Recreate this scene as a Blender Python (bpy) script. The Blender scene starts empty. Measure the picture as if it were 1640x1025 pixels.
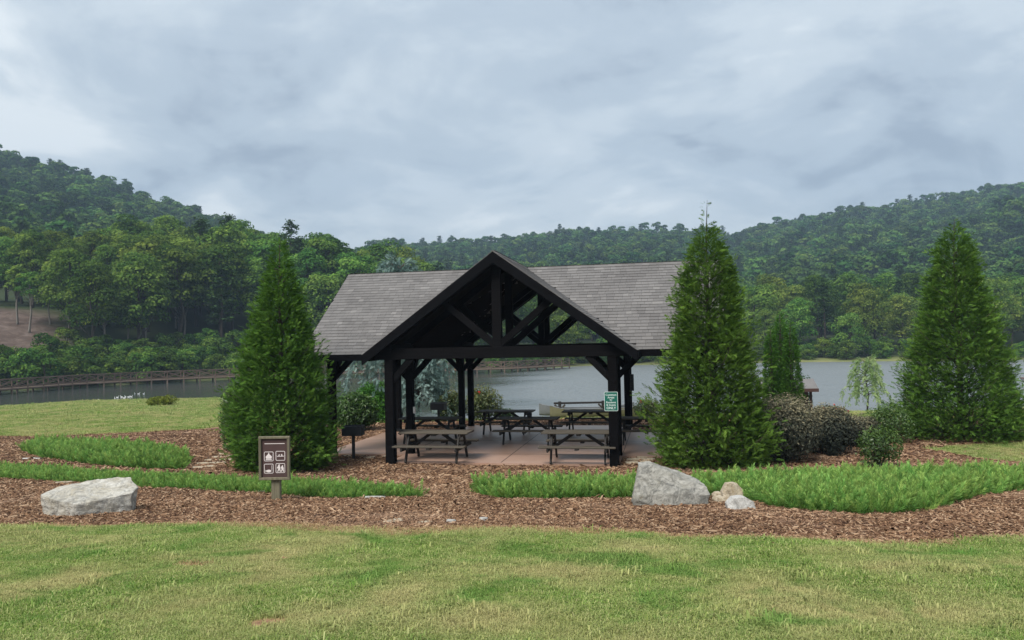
import bpy, math, random
import numpy as np
R = math.radians
random.seed(7)
rng = np.random.default_rng(7)
scene = bpy.context.scene
C = scene.collection

# ------------------------------------------------------------------ camera, sky, sun, exposure
F, W, H = 1230.0, 1640, 1025
PITCH, ROLL, ZC = 0.0276, 0.0206, 3.1
_c, _s = math.cos(PITCH), math.sin(PITCH)
fw = np.array([0, _c, _s]); u0 = np.array([0, -_s, _c]); r0 = np.array([1.0, 0, 0])
up = math.cos(ROLL) * u0 + math.sin(ROLL) * r0
rt = math.cos(ROLL) * r0 - math.sin(ROLL) * u0
from mathutils import Matrix, Vector
cd = bpy.data.cameras.new('camera'); cam = bpy.data.objects.new('camera', cd); C.objects.link(cam)
cd.sensor_width = 36; cd.lens = 36 * F / W; cd.clip_start = 0.1; cd.clip_end = 5000
m = Matrix.Identity(4)
for i in range(3):
    m[i][0] = rt[i]; m[i][1] = up[i]; m[i][2] = -fw[i]
m[2][3] = ZC
cam.matrix_world = m
scene.camera = cam

SUN_EL, SUN_AZ = R(52), R(215)      # azimuth clockwise from +Y: behind and to the left of the camera
world = bpy.data.worlds.new('World'); scene.world = world; world.use_nodes = True
nt = world.node_tree; nt.nodes.clear()
def N(t, kind, **kw):
    n = t.nodes.new(kind)
    for k, v in kw.items():
        if k.startswith('i_'):
            n.inputs[k[2:].replace('_', ' ')].default_value = v
        else:
            setattr(n, k, v)
    return n
def ramp(t, fac, stops, interp='LINEAR'):
    n = t.nodes.new('ShaderNodeValToRGB'); n.color_ramp.interpolation = interp
    el = n.color_ramp.elements
    while len(el) < len(stops): el.new(0.5)
    for e, (p, c) in zip(el, stops):
        e.position = p; e.color = (*c, 1) if len(c) == 3 else c
    if fac is not None: t.links.new(fac, n.inputs[0])
    return n
def mixc(t, fac, a, b, mode='MIX'):
    n = t.nodes.new('ShaderNodeMix'); n.data_type = 'RGBA'; n.blend_type = mode
    for s, v in ((n.inputs[0], fac), (n.inputs[6], a), (n.inputs[7], b)):
        if hasattr(v, 'default_value') or hasattr(v, 'is_linked'): t.links.new(v, s)
        else: s.default_value = (*v, 1) if isinstance(v, tuple) and len(v) == 3 else v
    return n.outputs[2]
def mth(t, op, a, b=None, clamp=False):
    n = t.nodes.new('ShaderNodeMath'); n.operation = op; n.use_clamp = clamp
    for s, v in ((n.inputs[0], a), (n.inputs[1], b)):
        if v is None: continue
        if hasattr(v, 'is_linked'): t.links.new(v, s)
        else: s.default_value = v
    return n.outputs[0]
sky = N(nt, 'ShaderNodeTexSky', sky_type='NISHITA', sun_disc=False)
sky.sun_elevation = SUN_EL; sky.sun_rotation = SUN_AZ; sky.air_density = 1.0; sky.dust_density = 2.0
tc = N(nt, 'ShaderNodeTexCoord')
sep = N(nt, 'ShaderNodeSeparateXYZ'); nt.links.new(tc.outputs['Generated'], sep.inputs[0])
zz = mth(nt, 'ADD', mth(nt, 'MAXIMUM', sep.outputs[2], 0.0), 0.30)
cmb = N(nt, 'ShaderNodeCombineXYZ')
nt.links.new(mth(nt, 'DIVIDE', sep.outputs[0], zz), cmb.inputs[0])
nt.links.new(mth(nt, 'DIVIDE', sep.outputs[1], zz), cmb.inputs[1])
n1 = N(nt, 'ShaderNodeTexNoise', i_Scale=1.15, i_Detail=9.0, i_Roughness=0.56, i_Distortion=0.5)
mp1 = N(nt, 'ShaderNodeMapping'); mp1.inputs['Location'].default_value = (9.2, 5.1, 0.0); mp1.inputs['Scale'].default_value = (0.95, 1.0, 1)
nt.links.new(cmb.outputs[0], mp1.inputs[0]); nt.links.new(mp1.outputs[0], n1.inputs['Vector'])
n2 = N(nt, 'ShaderNodeTexNoise', i_Scale=3.2, i_Detail=9.0, i_Roughness=0.55, i_Distortion=0.5)
mp2 = N(nt, 'ShaderNodeMapping'); mp2.inputs['Location'].default_value = (2.7, 7.7, 4.0); mp2.inputs['Scale'].default_value = (0.9, 1.0, 1)
nt.links.new(cmb.outputs[0], mp2.inputs[0]); nt.links.new(mp2.outputs[0], n2.inputs['Vector'])
cl = mth(nt, 'ADD', mth(nt, 'MULTIPLY', n1.outputs[0], 0.64), mth(nt, 'MULTIPLY', n2.outputs[0], 0.36))
crm = ramp(nt, cl, [(0.385, (0.120, 0.142, 0.168)), (0.465, (0.170, 0.197, 0.222)), (0.535, (0.212, 0.237, 0.256)), (0.615, (0.282, 0.300, 0.308))], 'EASE')
skm = N(nt, 'ShaderNodeVectorMath', operation='SCALE'); nt.links.new(sky.outputs[0], skm.inputs[0]); skm.inputs['Scale'].default_value = 0.10
skyc = mixc(nt, 0.94, skm.outputs[0], crm.outputs[0])
bg = N(nt, 'ShaderNodeBackground'); nt.links.new(mth(nt, 'ADD', mth(nt, 'MULTIPLY', mth(nt, 'MAXIMUM', sep.outputs[2], 0.0), 0.55), 0.92), bg.inputs[1])
nt.links.new(skyc, bg.inputs[0])
wo = N(nt, 'ShaderNodeOutputWorld'); nt.links.new(bg.outputs[0], wo.inputs[0])

sd = bpy.data.lights.new('sun', 'SUN'); sd.energy = 1.5; sd.angle = R(28); sd.color = (1.0, 0.955, 0.88)
so = bpy.data.objects.new('sun', sd); C.objects.link(so)
sv = Vector((math.sin(SUN_AZ) * math.cos(SUN_EL), math.cos(SUN_AZ) * math.cos(SUN_EL), math.sin(SUN_EL)))
so.rotation_euler = sv.to_track_quat('Z', 'Y').to_euler(); so.location = (-20, -20, 60)

scene.view_settings.view_transform = 'Standard'; scene.view_settings.look = 'None'
scene.view_settings.gamma = 1; scene.view_settings.exposure = 1.5
cy = scene.cycles
cy.max_bounces = 4; cy.diffuse_bounces = 2; cy.glossy_bounces = 2; cy.transmission_bounces = 3; cy.volume_bounces = 0
cy.transparent_max_bounces = 4; cy.use_denoising = True; cy.caustics_reflective = False; cy.caustics_refractive = False
try: cy.denoiser = 'OPENIMAGEDENOISE'
except Exception: pass

# ------------------------------------------------------------------ mesh helpers
def tag(o, label=None, cat=None, group=None, kind=None):
    if label: o['label'] = label
    if cat: o['category'] = cat
    if group: o['group'] = group
    if kind: o['kind'] = kind
    return o
def empty(name, loc=(0, 0, 0), rz=0.0):
    o = bpy.data.objects.new(name, None); C.objects.link(o)
    o.location = loc; o.rotation_euler = (0, 0, rz); o.empty_display_size = 0.2
    return o
def link(name, me, parent=None, loc=None, rz=None, coll=None):
    o = bpy.data.objects.new(name, me); (coll or C).objects.link(o)
    if parent is not None: o.parent = parent
    if loc is not None: o.location = loc
    if rz is not None: o.rotation_euler = (0, 0, rz)
    return o
def np_mesh(name, V, Fc, mat, smooth=False, attrs=None):
    """V (n,3); Fc list of int arrays (k,3) or (k,4)"""
    me = bpy.data.meshes.new(name)
    V = np.asarray(V, np.float32)
    Fc = [np.asarray(f, np.int32) for f in Fc if len(f)]
    me.vertices.add(len(V)); me.vertices.foreach_set('co', V.ravel())
    loops = np.concatenate([f.ravel() for f in Fc])
    tot = np.concatenate([np.full(len(f), f.shape[1], np.int32) for f in Fc])
    st = np.concatenate([[0], np.cumsum(tot)[:-1]]).astype(np.int32)
    me.loops.add(len(loops)); me.loops.foreach_set('vertex_index', loops)
    me.polygons.add(len(tot)); me.polygons.foreach_set('loop_start', st); me.polygons.foreach_set('loop_total', tot)
    if smooth: me.polygons.foreach_set('use_smooth', np.ones(len(tot), bool))
    for k, a in (attrs or {}).items():
        at_ = me.attributes.new(k, 'FLOAT', 'POINT'); at_.data.foreach_set('value', np.asarray(a, np.float32))
    me.update(calc_edges=True)
    if mat is not None: me.materials.append(mat)
    return me
class MB:
    def __init__(s): s.v = []; s.f = []
    def add(s, vs, fs):
        b = len(s.v); s.v += [tuple(p) for p in vs]; s.f += [tuple(i + b for i in f) for f in fs]; return s
    def box(s, x0, x1, y0, y1, z0, z1, bev=0.0):
        if bev <= 0:
            return s.add([(x0, y0, z0), (x1, y0, z0), (x1, y1, z0), (x0, y1, z0), (x0, y0, z1), (x1, y0, z1), (x1, y1, z1), (x0, y1, z1)],
                         [(0, 3, 2, 1), (4, 5, 6, 7), (0, 1, 5, 4), (1, 2, 6, 5), (2, 3, 7, 6), (3, 0, 4, 7)])
        return s.beam(((x0 + x1) / 2, (y0 + y1) / 2, z0), ((x0 + x1) / 2, (y0 + y1) / 2, z1), x1 - x0, y1 - y0, bev, upv=(0, 1, 0))
    def beam(s, p, q, w, h, bev=0.0, upv=(0, 0, 1)):
        """bar from p to q; h measured along upv, w across it; bev chamfers the long edges"""
        p, q = Vector(p), Vector(q); d = (q - p).normalized(); uu = Vector(upv)
        sx = d.cross(uu)
        if sx.length < 1e-4: sx = d.cross(Vector((0, 1, 0)))
        sx.normalize(); uy = sx.cross(d).normalized()
        a, b = w / 2, h / 2
        if bev > 0:
            e = min(bev, a * .8, b * .8)
            pr = [(-a + e, -b), (a - e, -b), (a, -b + e), (a, b - e), (a - e, b), (-a + e, b), (-a, b - e), (-a, -b + e)]
        else: pr = [(-a, -b), (a, -b), (a, b), (-a, b)]
        n = len(pr)
        vs = [p + sx * x + uy * y for x, y in pr] + [q + sx * x + uy * y for x, y in pr]
        fs = [(i, i + n, (i + 1) % n + n, (i + 1) % n) for i in range(n)] + [tuple(range(n)), tuple(range(2 * n - 1, n - 1, -1))]
        return s.add(vs, fs)
    def tube(s, pts, rad, n=6):
        pts = [Vector(p) for p in pts]; base = len(s.v)
        rad = rad if hasattr(rad, '__len__') else [rad] * len(pts)
        for i, p in enumerate(pts):
            d = (pts[min(i + 1, len(pts) - 1)] - pts[max(i - 1, 0)]).normalized()
            a = d.cross(Vector((0.31, 0.93, 0.21))).normalized(); b = d.cross(a)
            for k in range(n):
                t = 2 * math.pi * k / n
                s.v.append(tuple(p + (a * math.cos(t) + b * math.sin(t)) * rad[i]))
        for i in range(len(pts) - 1):
            for k in range(n):
                s.f.append((base + i * n + k, base + i * n + (k + 1) % n, base + (i + 1) * n + (k + 1) % n, base + (i + 1) * n + k))
        s.f.append(tuple(base + k for k in range(n - 1, -1, -1))); e = base + (len(pts) - 1) * n
        s.f.append(tuple(e + k for k in range(n)))
        return s
    def prism(s, poly, z0, z1):
        n = len(poly)
        vs = [(x, y, z0) for x, y in poly] + [(x, y, z1) for x, y in poly]
        return s.add(vs, [tuple(range(n - 1, -1, -1)), tuple(range(n, 2 * n))] + [(i, (i + 1) % n, (i + 1) % n + n, i + n) for i in range(n)])
    def mesh(s, name, mat, smooth=False):
        me = bpy.data.meshes.new(name); me.from_pydata(s.v, [], s.f); me.update()
        if smooth: me.polygons.foreach_set('use_smooth', np.ones(len(me.polygons), bool))
        if mat is not None: me.materials.append(mat)
        return me
    def build(s, name, mat, parent=None, smooth=False, loc=None, rz=None):
        return link(name, s.mesh(name, mat, smooth), parent, loc, rz)

# ------------------------------------------------------------------ materials
def new_mat(name):
    mt = bpy.data.materials.new(name); mt.use_nodes = True; t = mt.node_tree; t.nodes.clear()
    o = t.nodes.new('ShaderNodeOutputMaterial'); return mt, t, o
def pos(t):
    return N(t, 'ShaderNodeNewGeometry').outputs['Position']
def noise(t, vec, scale, detail=4.0, rough=0.55, dist=0.0, stretch=None):
    if stretch:
        mp = N(t, 'ShaderNodeMapping'); mp.inputs['Scale'].default_value = stretch; t.links.new(vec, mp.inputs[0]); vec = mp.outputs[0]
    n = N(t, 'ShaderNodeTexNoise', i_Scale=scale, i_Detail=detail, i_Roughness=rough, i_Distortion=dist)
    t.links.new(vec, n.inputs['Vector']); return n.outputs[0]
def bump(t, hgt, strength, dist):
    b = N(t, 'ShaderNodeBump'); b.inputs['Strength'].default_value = strength; b.inputs['Distance'].default_value = dist
    t.links.new(hgt, b.inputs['Height']); return b.outputs[0]
def principled(t, o, col, rough=0.7, spec=0.3, normal=None, metal=0.0):
    p = N(t, 'ShaderNodeBsdfPrincipled')
    if hasattr(col, 'is_linked'): t.links.new(col, p.inputs['Base Color'])
    else: p.inputs['Base Color'].default_value = (*col, 1)
    if hasattr(rough, 'is_linked'): t.links.new(rough, p.inputs['Roughness'])
    else: p.inputs['Roughness'].default_value = rough
    p.inputs['Specular IOR Level'].default_value = spec; p.inputs['Metallic'].default_value = metal
    if normal is not None: t.links.new(normal, p.inputs['Normal'])
    t.links.new(p.outputs[0], o.inputs[0]); return p
def objpos(t): return N(t, 'ShaderNodeTexCoord').outputs['Object']
def objrand(t): return N(t, 'ShaderNodeObjectInfo').outputs['Random']

def m_plain(name, col, rough=0.6, spec=0.3, metal=0.0, var=0.18, sc=6.0):
    mt, t, o = new_mat(name)
    n = noise(t, objpos(t), sc, 5)
    c = mixc(t, n, tuple(x * (1 - var) for x in col), tuple(min(1, x * (1 + var)) for x in col))
    principled(t, o, c, rough, spec, bump(t, n, 0.1, 0.01), metal); return mt
def m_wood(name, a, b, rough=0.75, grain=(1.2, 22, 22), spec=0.25, sc=1.0):
    mt, t, o = new_mat(name)
    n = noise(t, objpos(t), 2.0 * sc, 6, 0.6, 0.3, grain)
    n2 = noise(t, pos(t), 1.7, 4)
    c = mixc(t, ramp(t, n, [(0.3, (0, 0, 0)), (0.7, (1, 1, 1))]).outputs[0], a, b)
    c = mixc(t, mth(t, 'MULTIPLY', n2, 0.5), c, tuple((x * 0.6 + y * 0.6) * .5 for x, y in zip(a, b)))
    r_ = objrand(t)
    hv = N(t, 'ShaderNodeHueSaturation'); t.links.new(c, hv.inputs['Color'])
    t.links.new(mth(t, 'ADD', mth(t, 'MULTIPLY', r_, 0.45), 0.78), hv.inputs['Value'])
    principled(t, o, hv.outputs[0], rough, spec, bump(t, n, 0.35, 0.004)); return mt
def m_leaf(name, cols, trans=0.3, rand='obj', hue=0.03, val=0.5, spec=0.0, patch=None, lush=None):
    """cols: 2-3 leaf colours mixed by a per-leaf attribute 'tint'; every plant shifts a little as a whole"""
    mt, t, o = new_mat(name)
    a = N(t, 'ShaderNodeAttribute', attribute_name='tint').outputs['Fac']
    st = [(i / max(1, len(cols) - 1), c) for i, c in enumerate(cols)]
    c = ramp(t, a, st).outputs[0]
    if patch:
        pn = noise(t, pos(t), patch[0], 3)
        c = mixc(t, ramp(t, pn, [(0.41, (0, 0, 0)), (0.64, (.85, .85, .85))]).outputs[0], c, patch[1])
    if lush:
        ln = noise(t, pos(t), lush[0], 5, .6, 0.6)
        c = mixc(t, ramp(t, ln, [(0.52, (0, 0, 0)), (0.66, (.75, .75, .75))]).outputs[0], c, lush[1])
    hv = N(t, 'ShaderNodeHueSaturation'); t.links.new(c, hv.inputs['Color'])
    r_ = objrand(t)
    t.links.new(mth(t, 'ADD', mth(t, 'MULTIPLY', r_, 2 * hue), 0.5 - hue), hv.inputs['Hue'])
    wn = N(t, 'ShaderNodeTexWhiteNoise', noise_dimensions='1D'); t.links.new(r_, wn.inputs['W'])
    t.links.new(mth(t, 'ADD', mth(t, 'MULTIPLY', wn.outputs[0], val), 1 - val * .5), hv.inputs['Value'])
    d = N(t, 'ShaderNodeBsdfDiffuse'); t.links.new(hv.outputs[0], d.inputs[0])
    tr = N(t, 'ShaderNodeBsdfTranslucent'); t.links.new(hv.outputs[0], tr.inputs[0])
    mx = N(t, 'ShaderNodeMixShader'); mx.inputs[0].default_value = trans
    t.links.new(d.outputs[0], mx.inputs[1]); t.links.new(tr.outputs[0], mx.inputs[2])
    out = mx.outputs[0]
    if spec > 0:
        g = N(t, 'ShaderNodeBsdfGlossy'); g.inputs['Roughness'].default_value = 0.45; g.inputs[0].default_value = (1, 1, 1, 1)
        m2 = N(t, 'ShaderNodeMixShader'); m2.inputs[0].default_value = spec
        t.links.new(out, m2.inputs[1]); t.links.new(g.outputs[0], m2.inputs[2]); out = m2.outputs[0]
    t.links.new(out, o.inputs[0]); return mt

M = {}
M['timber'] = m_wood('dark_stained_timber', (0.0025, 0.0027, 0.0036), (0.0095, 0.0085, 0.0088), 0.75, spec=0.04)
M['fascia'] = m_wood('black_painted_board', (0.0032, 0.0034, 0.0045), (0.0075, 0.0075, 0.009), 0.7, spec=0.04)
M['ceiling'] = m_wood('dark_ceiling_boards', (0.006, 0.005, 0.005), (0.012, 0.010, 0.009), 0.85, spec=0.05)
M['table_top'] = m_wood('weathered_table_boards', (0.060, 0.050, 0.040), (0.125, 0.108, 0.082), 0.7)
M['table_leg'] = m_wood('dark_table_frame', (0.022, 0.020, 0.019), (0.045, 0.040, 0.036), 0.7)
M['greywood'] = m_wood('weathered_grey_green_wood', (0.105, 0.095, 0.06), (0.21, 0.19, 0.13), 0.8, (18, 18, 1.2))
M['boardwalk'] = m_wood('weathered_boardwalk_timber', (0.11, 0.075, 0.055), (0.19, 0.14, 0.105), 0.85)
M['pale_wood'] = m_wood('pale_bark', (0.16, 0.14, 0.12), (0.30, 0.27, 0.23), 0.9, (10, 10, 1.5))
M['bark'] = m_wood('brown_bark', (0.045, 0.035, 0.027), (0.10, 0.082, 0.065), 0.9, (9, 9, 1.5))
M['iron'] = m_plain('black_iron', (0.018, 0.02, 0.024), 0.55, 0.4)
M['white'] = m_plain('white_paint', (0.78, 0.78, 0.76), 0.5)
M['sign_brown'] = m_plain('brown_sign_face', (0.072, 0.043, 0.040), 0.55)
M['sign_ink'] = m_plain('white_sign_ink', (0.70, 0.64, 0.62), 0.55, var=0.05)
M['sign_green'] = m_plain('green_sign_face', (0.004, 0.115, 0.082), 0.35, 0.5, var=0.05)
M['sign_white'] = m_plain('white_sign_lettering', (0.78, 0.86, 0.83), 0.4, var=0.03)
M['canoe'] = m_plain('olive_canoe_hull', (0.17, 0.16, 0.095), 0.4, 0.4)
M['canoe_grey'] = m_plain('grey_canoe_hull', (0.17, 0.18, 0.185), 0.4, 0.4)
M['red_trim'] = m_plain('dark_red_trim', (0.12, 0.035, 0.04), 0.5)
M['kiosk_wood'] = m_wood('red_brown_kiosk_timber', (0.055, 0.026, 0.022), (0.10, 0.05, 0.042), 0.7)
M['bloom'] = m_plain('red_petals', (0.62, 0.07, 0.055), 0.6)

def m_shingle(name, island):
    mt, t, o = new_mat(name)
    r_ = N(t, 'ShaderNodeNewGeometry').outputs['Random Per Island'] if island else objrand(t)
    c = ramp(t, r_, [(0.0, (0.138, 0.131, 0.128)), (0.3, (0.160, 0.152, 0.148)), (0.7, (0.178, 0.169, 0.165)), (0.93, (0.196, 0.186, 0.181)), (1.0, (0.24, 0.228, 0.22))]).outputs[0]
    g = noise(t, pos(t), 180.0, 2, 0.7)
    l = noise(t, pos(t), 0.9, 4)
    c = mixc(t, mth(t, 'MULTIPLY', g, 0.55), c, (0.07, 0.066, 0.066))
    c = mixc(t, mth(t, 'MULTIPLY', ramp(t, l, [(0.4, (0, 0, 0)), (0.75, (1, 1, 1))]).outputs[0], 0.3), c, (0.27, 0.26, 0.253))
    principled(t, o, c, 0.9, 0.2, bump(t, g, 0.3, 0.004)); return mt
M['shingle'] = m_shingle('asphalt_shingle', False)
M['shingles'] = m_shingle('asphalt_shingle_mass', True)
M['underlay'] = m_plain('roof_underlay', (0.05, 0.048, 0.048), 0.9)

def m_concrete():
    mt, t, o = new_mat('stained_concrete')
    p = pos(t)
    a = noise(t, p, 0.55, 6, 0.6, 0.5); b = noise(t, p, 7.0, 5, 0.65); d = noise(t, p, 90.0, 2)
    c = mixc(t, ramp(t, a, [(0.35, (0, 0, 0)), (0.65, (1, 1, 1))]).outputs[0], (0.44, 0.255, 0.175), (0.56, 0.375, 0.285))
    c = mixc(t, mth(t, 'MULTIPLY', b, 0.5), c, (0.24, 0.17, 0.14))
    c = mixc(t, mth(t, 'MULTIPLY', d, 0.2), c, (0.16, 0.12, 0.10))
    rr = ramp(t, a, [(0.3, (0.30,) * 3), (0.7, (0.55,) * 3)]).outputs[0]
    principled(t, o, c, rr, 0.45, bump(t, d, 0.15, 0.003)); return mt
M['concrete'] = m_concrete()

def m_rock(name, base, dark, light, lichen):
    mt, t, o = new_mat(name)
    p = objpos(t)
    a = noise(t, p, 3.0, 10, 0.72, 1.6); b = noise(t, p, 5.5, 12, 0.8, 1.4); d = noise(t, p, 30.0, 4)
    v = N(t, 'ShaderNodeTexVoronoi', feature='DISTANCE_TO_EDGE', i_Scale=2.4); t.links.new(p, v.inputs['Vector'])
    c = mixc(t, ramp(t, a, [(0.38, (0, 0, 0)), (0.6, (1, 1, 1))]).outputs[0], base, light)
    c = mixc(t, ramp(t, b, [(0.46, (0, 0, 0)), (0.60, (.85, .85, .85))]).outputs[0], c, dark)
    c = mixc(t, ramp(t, a, [(0.25, (1, 1, 1)), (0.4, (0, 0, 0))]).outputs[0], c, lichen)
    hh = mth(t, 'ADD', mth(t, 'MULTIPLY', b, 1.0), mth(t, 'MULTIPLY', d, 0.35))
    principled(t, o, c, 0.9, 0.2, bump(t, hh, 0.8, 0.06)); return mt
M['rock'] = m_rock('pale_grey_boulder', (0.30, 0.288, 0.25), (0.12, 0.12, 0.11), (0.45, 0.432, 0.39), (0.24, 0.20, 0.115))
M['rock_white'] = m_rock('whitish_boulder', (0.44, 0.40, 0.32), (0.22, 0.21, 0.19), (0.58, 0.56, 0.51), (0.40, 0.34, 0.24))
M['tanstone'] = m_rock('tan_flagstone', (0.46, 0.37, 0.25), (0.28, 0.23, 0.17), (0.58, 0.51, 0.40), (0.38, 0.28, 0.17))
M['whitestone'] = m_rock('white_flagstone', (0.52, 0.50, 0.46), (0.30, 0.29, 0.27), (0.62, 0.61, 0.58), (0.40, 0.34, 0.26))

def m_ground():
    mt, t, o = new_mat('ground_cover')
    p = pos(t)
    lawn = N(t, 'ShaderNodeAttribute', attribute_name='lawn').outputs['Fac']
    wood = N(t, 'ShaderNodeAttribute', attribute_name='wood').outputs['Fac']
    clear = N(t, 'ShaderNodeAttribute', attribute_name='clearing').outputs['Fac']
    # lawn soil and thatch
    g1 = noise(t, p, 0.55, 5, 0.6, 0.6); g2 = noise(t, p, 3.2, 6, 0.65); g3 = noise(t, p, 45, 3, 0.7)
    gc = mixc(t, ramp(t, g1, [(0.34, (0, 0, 0)), (0.62, (1, 1, 1))]).outputs[0], (0.165, 0.195, 0.062), (0.275, 0.255, 0.115))
    gc = mixc(t, ramp(t, g2, [(0.35, (0, 0, 0)), (0.7, (1, 1, 1))]).outputs[0], gc, (0.155, 0.20, 0.06))
    gc = mixc(t, mth(t, 'MULTIPLY', g3, 0.55), gc, (0.16, 0.17, 0.065))
    g4 = noise(t, p, 6.5, 5, 0.75, 0.4, (0.6, 1.4, 1)); g5 = noise(t, p, 0.16, 4, 0.6, 0.5)
    gc = mixc(t, ramp(t, g4, [(0.40, (0, 0, 0)), (0.66, (.75, .75, .75))]).outputs[0], gc, (0.13, 0.155, 0.05))
    gc = mixc(t, ramp(t, g5, [(0.45, (0, 0, 0)), (0.65, (.55, .55, .55))]).outputs[0], gc, (0.30, 0.265, 0.13))
    # mulch
    k1 = noise(t, p, 34, 5, 0.75, 0.8); k2 = noise(t, p, 1.1, 4); k3 = noise(t, p, 95, 3, 0.7)
    mc = ramp(t, k1, [(0.28, (0.045, 0.024, 0.017)), (0.45, (0.12, 0.062, 0.042)), (0.58, (0.205, 0.112, 0.075)), (0.72, (0.33, 0.20, 0.14))]).outputs[0]
    mc = mixc(t, mth(t, 'MULTIPLY', k2, 0.3), mc, (0.19, 0.11, 0.08))
    k4 = noise(t, p, 8.0, 5, 0.8, 0.5)
    mc = mixc(t, ramp(t, k4, [(0.40, (.65, .65, .65)), (0.52, (0, 0, 0))]).outputs[0], mc, (0.055, 0.03, 0.022))
    mc = mixc(t, ramp(t, k4, [(0.54, (0, 0, 0)), (0.68, (.6, .6, .6))]).outputs[0], mc, (0.34, 0.215, 0.155))
    # tan fringe of straw where lawn meets mulch
    fr = mth(t, 'MULTIPLY', mth(t, 'MULTIPLY', lawn, mth(t, 'SUBTRACT', 1.0, lawn)), 4.0)
    lm = mth(t, 'ADD', lawn, mth(t, 'MULTIPLY', mth(t, 'SUBTRACT', g2, 0.5), 0.9))
    lm = ramp(t, lm, [(0.42, (0, 0, 0)), (0.58, (1, 1, 1))]).outputs[0]
    c = mixc(t, lm, mc, gc)
    c = mixc(t, mth(t, 'MULTIPLY', fr, mth(t, 'ADD', 0.2, g2)), c, (0.36, 0.23, 0.125))
    # woodland floor and bare cut bank
    w1 = noise(t, p, 0.18, 6, 0.65)
    wc = mixc(t, w1, (0.022, 0.034, 0.013), (0.05, 0.065, 0.025))
    c = mixc(t, wood, c, wc)
    e1 = noise(t, p, 0.35, 7, 0.68, 0.6)
    ec = ramp(t, e1, [(0.3, (0.06, 0.042, 0.034)), (0.5, (0.105, 0.076, 0.062)), (0.7, (0.17, 0.13, 0.11))]).outputs[0]
    c = mixc(t, clear, c, ec)
    hh = mth(t, 'ADD', mth(t, 'MULTIPLY', k1, 0.6), mth(t, 'MULTIPLY', k3, 0.4))
    principled(t, o, c, 0.95, 0.1, bump(t, hh, 0.6, 0.02)); return mt
M['ground'] = m_ground()

def m_water():
    mt, t, o = new_mat('lake_water')
    p = pos(t)
    a = noise(t, p, 1.5, 3, 0.6, 0.3, (1.0, 0.6, 1)); b = noise(t, p, 0.42, 3, 0.55, 0.2, (0.8, 0.5, 1)); d = noise(t, p, 0.05, 3, 0.5, 0.4, (0.6, 1.6, 1))
    sx = N(t, 'ShaderNodeSeparateXYZ'); t.links.new(p, sx.inputs[0])
    # the wind reaches the open water, the bay to the left lies sheltered
    w = mth(t, 'ADD', mth(t, 'MULTIPLY', mth(t, 'SUBTRACT', sx.outputs[0], mth(t, 'MULTIPLY', mth(t, 'SUBTRACT', sx.outputs[1], 95.0), 0.12)), 0.045), mth(t, 'MULTIPLY', d, 0.9))
    amp = ramp(t, w, [(0.12, (0.07,) * 3), (0.75, (1.0,) * 3)]).outputs[0]
    hh = mth(t, 'MULTIPLY', mth(t, 'ADD', mth(t, 'MULTIPLY', a, 0.6), mth(t, 'MULTIPLY', b, 1.0)), amp)
    pr = principled(t, o, (0.055, 0.068, 0.064), ramp(t, w, [(0.12, (.08,) * 3), (0.7, (0.46,) * 3)]).outputs[0], 0.5, bump(t, hh, 1.0, 1.0)); pr.inputs['IOR'].default_value = 3.6
    return mt
M['water'] = m_water()

# ------------------------------------------------------------------ terrain
LAKE = -2.5
def sstep(a, b, x): 
    u = np.clip((x - a) / (b - a), 0, 1); return u * u * (3 - 2 * u)
SH_T = [-0.75, -0.62, -0.37, -0.1, 0.06, 0.09, 0.39, 0.63, 0.8]; SH_D = [103, 112, 134, 150, 158, 164, 159, 148, 145]
HN_T = [-0.8, -0.6, -0.35, -0.25, -0.15, -0.08, 0.0, 0.8]; HN_H = [16.0, 15.5, 14.5, 12.5, 7.5, 4, 3, 3.5]
RIDGE = [(-300, 190), (0, 238), (100, 262), (200, 298), (300, 328), (380, 350), (480, 398), (560, 402), (620, 381), (700, 384), (800, 381), (900, 364), (1000, 358), (1100, 362), (1180, 371), (1250, 356), (1350, 332), (1450, 318), (1550, 300), (1640, 289), (1900, 262)]
RT = [(x - 820) / F for x, y in RIDGE]
RD = [float(np.interp(x, [0, 380, 640], [520, 560, 740])) for x, y in RIDGE]
RH = [ZC + ((546.5 + (820 - x) * 0.0206) - y) * d / F - 14 for (x, y), d in zip(RIDGE, RD)]
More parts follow.
